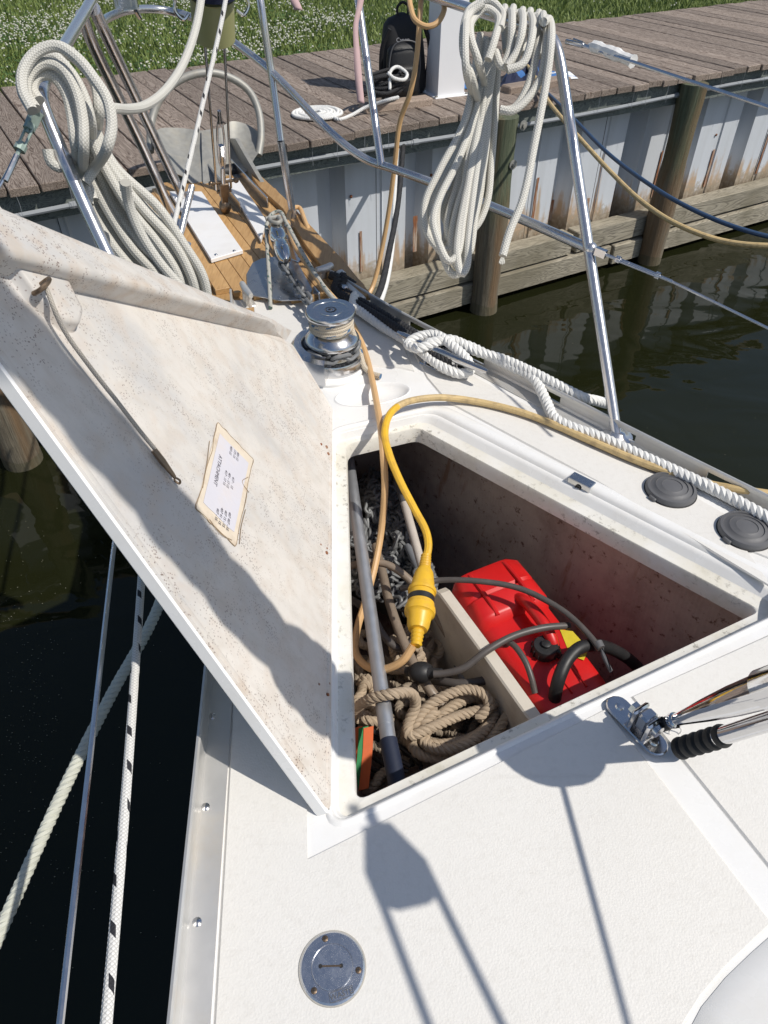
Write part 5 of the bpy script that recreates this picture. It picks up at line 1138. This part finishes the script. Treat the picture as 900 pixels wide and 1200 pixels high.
m = MB(); b0 = A_(.505, .480, .66); SDn = unit(A_(.085, -.05, 1)); q = resample(cr([b0 + SDn * h + A_(math.sin(h * 6.1), math.cos(h * 4.7), 0) * (.014 if h < .6 else .006) for h in (0, .15, .3, .45, .6, .75, .9, 1.1, 1.3, 1.6, 2, 3, 5)], 4), .03); m.tube(q, [.030 + .034 * min(1, i / 4) + (.012 * math.sin(i * .62) + .008 * math.sin(i * 1.31 + 1)) * (1 if i < 18 else .35) + (.022 if i < 16 else 0) * math.sin(min(i, 16) / 16 * 3.14) for i in range(len(q))], 18); m.build('added_shade_sail', M_SAIL, ist)  # unseen sail roll, added and lumped to cast the shadow band across the lid
kx, ky = sun_dir.x / sun_dir.z, sun_dir.y / sun_dir.z
def cast(px, py, h): return at_height(px, py, 0) + A_(kx, ky, 1) * h
m = MB(); m.tube(resample([cast(652, 905, .52), cast(736, 1215, .85), cast(790, 1420, 1.1)], .05), .0045, 8); tag(m.build('stay_furling_line', M_FLECK), 'furling line led aft from the inner stay drum above the deck', 'rope')
# a block on a two-part line overhead
blk = thing('rope_block', cast(455, 1010, .95), 'rigging block on a two part line above the side deck', 'block')
bA, bB = cast(440, 968, .98), cast(478, 1052, .92); bd = unit(bB - bA); bs_ = unit(np.cross(A_(kx, ky, 1), bd))
Pb = [bA + bs_ * .018, bA * .4 + bB * .6 + bs_ * .042, bB + bs_ * .042, bB + bd * .012 + bs_ * .02, bB + bd * .012 - bs_ * .02, bB - bs_ * .042, bA * .4 + bB * .6 - bs_ * .042, bA - bs_ * .018]
m = MB(); m.prism([p - np.cross(bd, bs_) * .012 for p in Pb], np.cross(bd, bs_) * .024, .004); m.build('cheek', M_BLACK, blk, smooth=False)
m = MB(); m.tube(resample([bB - bs_ * .036, cast(505, 1215, .95), cast(562, 1420, .99)], .04), .006, 8); m.tube(resample([bB + bs_ * .036, cast(592, 1215, .95), cast(680, 1420, .99)], .04), .006, 8); m.build('part_line', M_ROPE_W, blk)
m = MB(); m.tube([bA - bd * .04, bA + bd * .02], .008, 8); m.build('becket', M_STEEL, blk)
# ------------------------------------------------------------------ inside the anchor locker
lk_in = lambda l: [at_height(*p) for p in l]
# divider board (part of the boat)
a, b = at_height(520, 682, -.20), at_height(637, 842, -.20); d = unit(b - a); n_ = np.cross(UP, d); m = MB()
q = []
LB_ = np.linalg.norm(b - a)
prof_d = [(0, -.32), (0, -.03), (.01, -.010), (.03, 0), (LB_ * .5, .003), (LB_ + .05, 0), (LB_ + .05, -.32)]
m.prism([a + d * x + UP * z for x, z in prof_d], n_ * -.030, .004); m.build('locker_divider', M_PALE, boat, sharp=25)
# red jerrycan lying on its side
r0, r1 = at_height(526, 676, -.235), at_height(690, 790, -.235); e4 = at_height(612, 652, -.225)
can = thing('fuel_can', (r0 + r1) / 2 - UP * .3, 'red plastic fuel can with a black cap and yellow label in the locker', 'fuel can')
cu = unit(at_height(634, 836, -.235) - at_height(524, 678, -.235)); cv = unit(at_height(618, 654, -.225) - at_height(526, 676, -.235)); cv = unit(cv - cu * (cv @ cu))
O_ = at_height(524, 678, -.235) + cv * .004
CL, CWd = .47, .205
def cring(u, z, ins=0.0, w0=0.0, w1=CWd):
    P = []; rad = min(.042, (w1 - w0) * .3)
    pts = [(w0 + ins, -.30), (w1 - ins, -.30), (w1 - ins, z), (w0 + ins, z)]
    for i in range(4):
        a, b, c = A_(*pts[i - 1], 0), A_(*pts[i], 0), A_(*pts[(i + 1) % 4], 0); e1, e2 = unit(a - b), unit(c - b)
        for k in range(5):
            t = k / 4; x = (b + e1 * rad) * (1 - t) ** 2 + b * 2 * t * (1 - t) + (b + e2 * rad) * t * t; P.append(O_ + cu * u + cv * x[0] + UP * x[1])
    return P
m = MB(); m.loft([cring(.0, -.02, .03), cring(.006, -.002, .012), cring(.022, .004), cring(.085, .006), cring(.092, .000, .002), cring(.098, .006), cring(.150, .005), cring(.158, .000), cring(.172, -.020, .003), cring(.30, -.022, .003), cring(.40, -.026, .004), cring(.435, -.030, .006), cring(.455, -.042, .014), cring(.462, -.06, .03)], True, True); m.build('can_body', M_RED, can, sharp=40)
m = MB(); m.tube(cr([O_ + cu * u + cv * (CWd * .62) + UP * z for u, z in [(.135, -.004), (.16, .012), (.20, .018), (.25, .014), (.285, -.006), (.30, -.03)]], 8), [.015] * 41, 12); m.build('can_handle', M_RED, can)
for w in (.25, .75): 
    m = MB(); m.tube(cr([O_ + cu * u + cv * (CWd * w) + UP * z for u, z in [(.02, .002), (.05, .007), (.13, .007), (.16, .0)]], 6), .006, 8); m.build('can_rib', M_RED, can)
m = MB(); m.loft([[O_ + cu * u + cv * w + UP * -.14 for w in (-.0025, CWd + .0025)] + [O_ + cu * u + cv * w + UP * -.146 for w in (CWd + .0025, -.0025)] for u in (-.0, .46)], True, True); m.build('mould_seam', M_RED, can, smooth=False)
m = MB()
for u0_, u1_, w_ in ((.31, .41, .10), (.31, .41, .14)): m.box(O_ + cu * (u0_ + u1_) / 2 + cv * w_ + UP * -.0245, u1_ - u0_, .004, .005, cu, cv, UP, bev=.001)
m.build('moulded_ridge', M_RED, can, smooth=False); cp_ = at_height(638, 763, -.25); m = MB(); pr = []
m.lathe(cp_, UP, [(.020, -.025), (.020, -.006), (.030, -.005), (.031, .018), (.028, .024), (.012, .024), (.011, .030), (.006, .032), (0, .032)], 30)
for k in range(14): a = k * 2 * math.pi / 14; m.box(cp_ + A_(math.cos(a), math.sin(a), 0) * .031 + UP * .008, .005, .004, .022, A_(math.cos(a), math.sin(a), 0))
cpo = m.build('can_cap', M_BLACK, can); m = MB(); m.box(cp_ + A_(.025, -.01, .01), .02, .016, .03, A_(.8, -.5, 0), bev=.003); m.box(cp_ + A_(.04, -.02, -.0), .02, .012, .025, A_(.8, -.5, 0), bev=.003); m.build('cap_vent', M_BLACK, cpo)
m = MB(); lq = [at_height(x, y, -.2495) for x, y in [(656, 738), (671, 740), (690, 761), (684, 774), (668, 768)]]; m.prism(lq, UP * .0012); m.build('yellow_label', M_LABELY, can, smooth=False)
m = MB(); fq = at_height(593, 752, -.245); m.lathe(fq, UP, [(.010, -.01), (.011, .008), (.008, .010), (.007, .016), (0, .016)], 14); m.build('fuel_fitting', M_BLACK, can)
def hose(name, pts, r_, mat, lab, cat='hose', extra=None):
    grp = {'fuel_hose': 'fuel hoses on the red can', 'brown_hose': 'brown hoses in the locker'}.get(name)
    m = MB(); m.tube(resample(cr(lk_in(pts), 10), .008), r_, 12)
    if extra: extra(m)
    return tag(m.build(name, mat), lab, cat, grp)
hose('fuel_hose', [(470, 690, -.22), (495, 684, -.19), (515, 680, -.185), (560, 681, -.17), (610, 690, -.165), (660, 716, -.165), (690, 744, -.17), (703, 761, -.175)], .0075, M_HOSE, 'thin black hose arching over the red can to a grey square connector', extra=lambda m: None)
a, b = at_height(703, 758, -.174), at_height(711, 774, -.18); m = MB(); X = unit(b - a); m.tube([a - X * .012, a + X * .004], .0105, 14); m.box((a + b) / 2 + X * .012, .044, .034, .026, X, bev=.004); tag(m.build('hose_connector', M_DGREY), 'grey square quick connector on the hose end above the can', 'connector')
hose('fuel_hose', [(508, 790, -.23), (522, 789, -.225), (543, 783, -.21), (570, 763, -.185), (600, 746, -.175), (635, 736, -.175), (667, 733, -.19)], .0085, M_HOSE, 'grey black hose from the primer bulb curving over the divider onto the red can')
hose('fuel_hose', [(592, 751, -.225), (602, 756, -.215), (615, 774, -.22), (622, 792, -.235), (627, 812, -.26)], .0072, M_HOSE, 'short hose running down the red can beside the divider')
hose('vent_hose', [(649, 838, -.33), (650, 818, -.26), (655, 795, -.21), (665, 773, -.19), (678, 760, -.185), (694, 756, -.20), (715, 760, -.25), (740, 775, -.33), (758, 795, -.40)], .0150, M_BLACK, 'thick black hose bent over the lower end of the red can')
m = MB(); bc = at_height(494, 788, -.25); m.ball(bc, .026, (1.2, 1.0, .95), 20, 12); bx2 = unit(at_height(520, 790, -.23) - bc); m.lathe(bc + bx2 * .02, bx2, [(.016, 0), (.013, .01), (.0125, .03), (.009, .034)], 16); m.lathe(bc - bx2 * .02, -bx2, [(.014, 0), (.011, .02)], 12); tag(m.build('primer_bulb', M_BLACK), 'black rubber primer bulb on the fuel hose among the tan ropes', 'primer bulb')
hose('brown_hose', [(398, 668, -.24), (412, 663, -.235), (430, 659, -.225), (452, 661, -.22), (470, 671, -.225), (484, 684, -.24), (500, 705, -.27), (516, 730, -.30), (532, 758, -.34), (545, 785, -.36), (553, 805, -.38)], .0098, M_BHOSE, 'brown reinforced hose crossing behind the yellow connector')
hose('brown_hose', [(440, 640, -.36), (448, 670, -.33), (457, 708, -.30), (470, 745, -.29), (487, 782, -.29), (505, 810, -.30), (522, 832, -.33), (535, 850, -.37)], .0125, M_BHOSE, 'thick brown reinforced hose running down beside the aluminium pole')
hose('brown_hose', [(505, 797, -.33), (520, 799, -.30), (540, 801, -.285), (560, 799, -.28), (580, 794, -.28)], .0105, M_HOSE, 'dark hose end lying above the tan rope coil')
hose('dark_hose', [(404, 700, -.36), (416, 705, -.31), (436, 722, -.29), (452, 748, -.30), (470, 760, -.31), (492, 742, -.32), (508, 712, -.34)], .0095, M_HOSE, 'dark hose looping under the pole between the chain and the tan rope')
hose('grey_pipe', [(478, 640, -.39), (505, 700, -.385), (528, 755, -.38), (545, 800, -.375)], .0125, worn('grey_pipe', (.17, .18, .20), .5), 'grey pipe lying beside the divider board', 'pipe')
# poles
pole = thing('boat_pole', at_height(430, 700, -.3), 'long aluminium pole with a dark blue grip lying down the port side of the locker', 'pole')
pa, pb_, pc = at_height(403, 500, -.17), at_height(455, 867, -.205), at_height(467, 925, -.215)
m = MB(); m.tube(resample([pa, pb_], .03), .0165, 18); m.tube([pb_ * .97 + pa * .03, pb_ * .92 + pa * .08], .0172, 18); m.build('shaft', worn('dull_aluminium', (.50, .52, .55), .42, .75, .12, 40, .1), pole)
m = MB(); m.tube(resample([pb_, pc], .02), .0185, 18); m.build('grip', worn('dark_blue_grip', (.012, .018, .04), .6), pole)
hk = thing('boat_hook', at_height(480, 610, -.3), 'pale wooden boat hook with a grey fitting leaning in the chain', 'boat hook')
m = MB(); m.tube(resample([at_height(473, 586, -.26), at_height(483, 622, -.27), at_height(494, 662, -.285), at_height(505, 690, -.29)], .02), .0125, 14); m.build('shaft', worn('pale_wood_shaft', (.50, .45, .40), .7, 0, .15, 30, .2), hk)
m = MB(); m.tube([at_height(463, 548, -.25), at_height(468, 565, -.255), at_height(475, 590, -.26)], [.012, .0165, .0155], 14); m.ball(at_height(462, 546, -.25), .018); m.build('fitting', M_DGREY, hk)
hose('dark_pole', [(402, 540, -.30), (408, 580, -.31), (414, 625, -.33)], .012, M_DGREY, 'short dark tube in the port front corner of the locker', 'tube')
def tangle_pts(k):
    cx, cy = 440 + 7 * k, 893 - 5 * k; return [at_height(cx + (24 + 3 * k) * math.cos(t) , cy + (17 + 2 * k) * math.sin(t + .4 * k), -.40 + .012 * k + .01 * math.sin(2 * t)) for t in np.linspace(.3 * k, 5.6 + .3 * k, 12)]
# chain heaped on the floor
pile = thing('chain_pile', at_height(450, 640, -.48), 'heap of grey galvanised chain on the locker floor under the poles', 'chain')
def inpoly(x, y, P):
    r_ = False; j = len(P) - 1
    for i in range(len(P)):
        if (P[i][1] > y) != (P[j][1] > y) and x < (P[j][0] - P[i][0]) * (y - P[i][1]) / (P[j][1] - P[i][1]) + P[i][0]: r_ = not r_
        j = i
    return r_
CP = [(408, 566), (440, 553), (462, 560), (478, 590), (494, 640), (512, 690), (505, 720), (470, 715), (440, 700), (410, 690)]
def heap_z(x, y): return -.40 + .04 * math.sin(x * .11) * math.cos(y * .07) + .05 * max(0, (640 - y) / 90)
pts = []; x, y, a = 430., 600., .5
while len(pts) < 330:
    a += RNG.normal(0, .75); nx, ny = x + 9 * math.cos(a), y + 9 * math.sin(a)
    if inpoly(nx, ny, CP): x, y = nx, ny; pts.append(at_height(x, y, heap_z(x, y) + RNG.uniform(-.035, .02)))
    else: a += RNG.uniform(1, 3)
chain(list(cr(pts, 3)), pile, 1.0, 290, .35)
# the rest of the heap, too many to pick apart
bm = bmesh.new(); pts2 = []; x, y, a = 440., 620., 2.
while len(pts2) < 420:
    a += RNG.normal(0, .8); nx, ny = x + 8 * math.cos(a), y + 8 * math.sin(a)
    if inpoly(nx, ny, CP): x, y = nx, ny; pts2.append(at_height(x, y, heap_z(x, y) - .02 + RNG.uniform(-.03, .012)))
    else: a += RNG.uniform(1, 3)
P = resample(cr(pts2, 3), LPITCH); vv = np.empty(len(link_me.vertices) * 3); link_me.vertices.foreach_get('co', vv); vv = vv.reshape(-1, 3); ff = [tuple(p.vertices) for p in link_me.polygons]; m = MB()
for i in range(min(len(P) - 1, 420)):
    X = unit(P[i + 1] - P[i] + RNG.normal(0, .35, 3) * LPITCH); Y = unit(np.cross(UP, X) + 1e-6); Z = np.cross(X, Y); ang = RNG.uniform(0, 3.14); Y2 = Y * math.cos(ang) + Z * math.sin(ang); Z2 = np.cross(X, Y2); c = (P[i] + P[i + 1]) / 2
    m.add([c + X * q[0] + Y2 * q[1] + Z2 * q[2] for q in vv], ff)
tag(m.build('chain_link_heap', M_CHAIN, pile), kind='stuff')
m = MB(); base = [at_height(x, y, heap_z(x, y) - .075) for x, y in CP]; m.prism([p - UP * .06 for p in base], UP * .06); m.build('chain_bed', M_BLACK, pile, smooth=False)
m = MB()
for k in range(4): m.tube(resample(cr(tangle_pts(k), 5), .01), .0055, 8)
tag(m.build('black_cable', M_BLACK), 'thin black cable looped under the pole grip in the aft corner', 'cable')
# ropes
def tangle(n, P, z0, dz, step, sd):
    rng = np.random.default_rng(sd); c = np.mean(P, 0); x, y = c; a = rng.uniform(0, 6); pts = []; curv = 0
    while len(pts) < n:
        curv = curv * .8 + rng.normal(0, .35); a += curv; nx, ny = x + step * math.cos(a), y + step * math.sin(a)
        if inpoly(nx, ny, P): x, y = nx, ny; pts.append(at_height(x, y, z0 + rng.uniform(0, dz)))
        else: a += 1.3
    return pts
RP = [(414, 770), (440, 768), (470, 780), (500, 800), (560, 805), (590, 830), (560, 870), (470, 905), (425, 928), (414, 900)]
m = MB()
for sd in range(7): m.twist(cr(tangle(60, RP, -.47 + .012 * sd, .03, 12, sd), 4), .0105, .032)
tag(m.build('rope_tangle', M_TW_TD), 'muddy brown laid rope tangled on the locker floor under the tan coil', 'rope')
m = MB(); q = []
c0x, c0y = 535, 846
for t in np.linspace(0, 5.6, 120):
    a = t * 6.283 + .6; k = 1.0 - .055 * t + .07 * math.sin(t * 4.1); ex = 62 * k * math.cos(a); ey = 33 * k * math.sin(a + .25 * math.sin(t * 2.3)); cs2, sn2 = math.cos(-.42), math.sin(-.42)
    q.append(at_height(c0x + ex * cs2 - ey * sn2 + 3 * math.sin(t * 3), c0y + ex * sn2 + ey * cs2 + 5 * math.sin(t * 1.7), -.385 + .016 * t + .008 * math.sin(a * 2 + t)))
m.twist(q, .0125, .038)
m.twist(cr(lk_in([(413, 842, -.30), (420, 828, -.24), (440, 817, -.18), (462, 813, -.165), (482, 813, -.20), (487, 826, -.24), (478, 850, -.27), (480, 862, -.28), (500, 855, -.28), (540, 838, -.29), (575, 828, -.29), (588, 818, -.29)]), 8), .0122, .038)
m.twist(cr(lk_in([(580, 794, -.27), (592, 799, -.265), (599, 815, -.27), (594, 838, -.29), (575, 865, -.31), (545, 880, -.33), (505, 888, -.33), (485, 878, -.32), (484, 858, -.30), (497, 832, -.28), (520, 816, -.265), (548, 808, -.26), (566, 813, -.26), (574, 826, -.27), (560, 842, -.29)]), 8), .0122, .038)
tag(m.build('rope_coil', M_TW_T), 'coil of tan laid rope at the aft end of the locker beside the divider', 'rope')
m = MB(); m.twist(cr(tangle(34, [(470, 700), (505, 715), (520, 760), (505, 800), (470, 790)], -.40, .03, 11, 21), 4), .011, .034)
m.twist(cr(tangle(30, [(414, 790), (470, 800), (480, 840), (420, 850)], -.36, .03, 11, 22), 4), .0115, .036)
m.twist(cr(tangle(26, [(416, 745), (450, 735), (500, 760), (520, 800), (430, 800)], -.37, .05, 11, 31), 4), .0105, .033)
tag(m.build('rope_tangle', M_TW_T), 'loose tan rope knotted beneath the yellow connector and pole', 'rope')
for k, (x0, mt, lab) in enumerate([(419, M_ORANGE, 'left orange strap end beside the green one in the port aft corner'), (426, M_GREEN, 'green strap end between two orange ones in the port aft corner'), (432, M_ORANGE, 'right orange strap end beside the green one near the pole grip')]):
    m = MB(); q = lk_in([(x0, 852, -.30 - .0 * k), (x0 - 1, 880, -.33), (x0 - 6, 925, -.37)]); w = A_(.011, .003, 0); m.loft([[p - w, p + w, p + w - UP * .002, p - w - UP * .002] for p in resample(q, .02)], True, True); tag(m.build('strap', mt, smooth=False), lab, 'strap', 'strap ends in the locker corner')
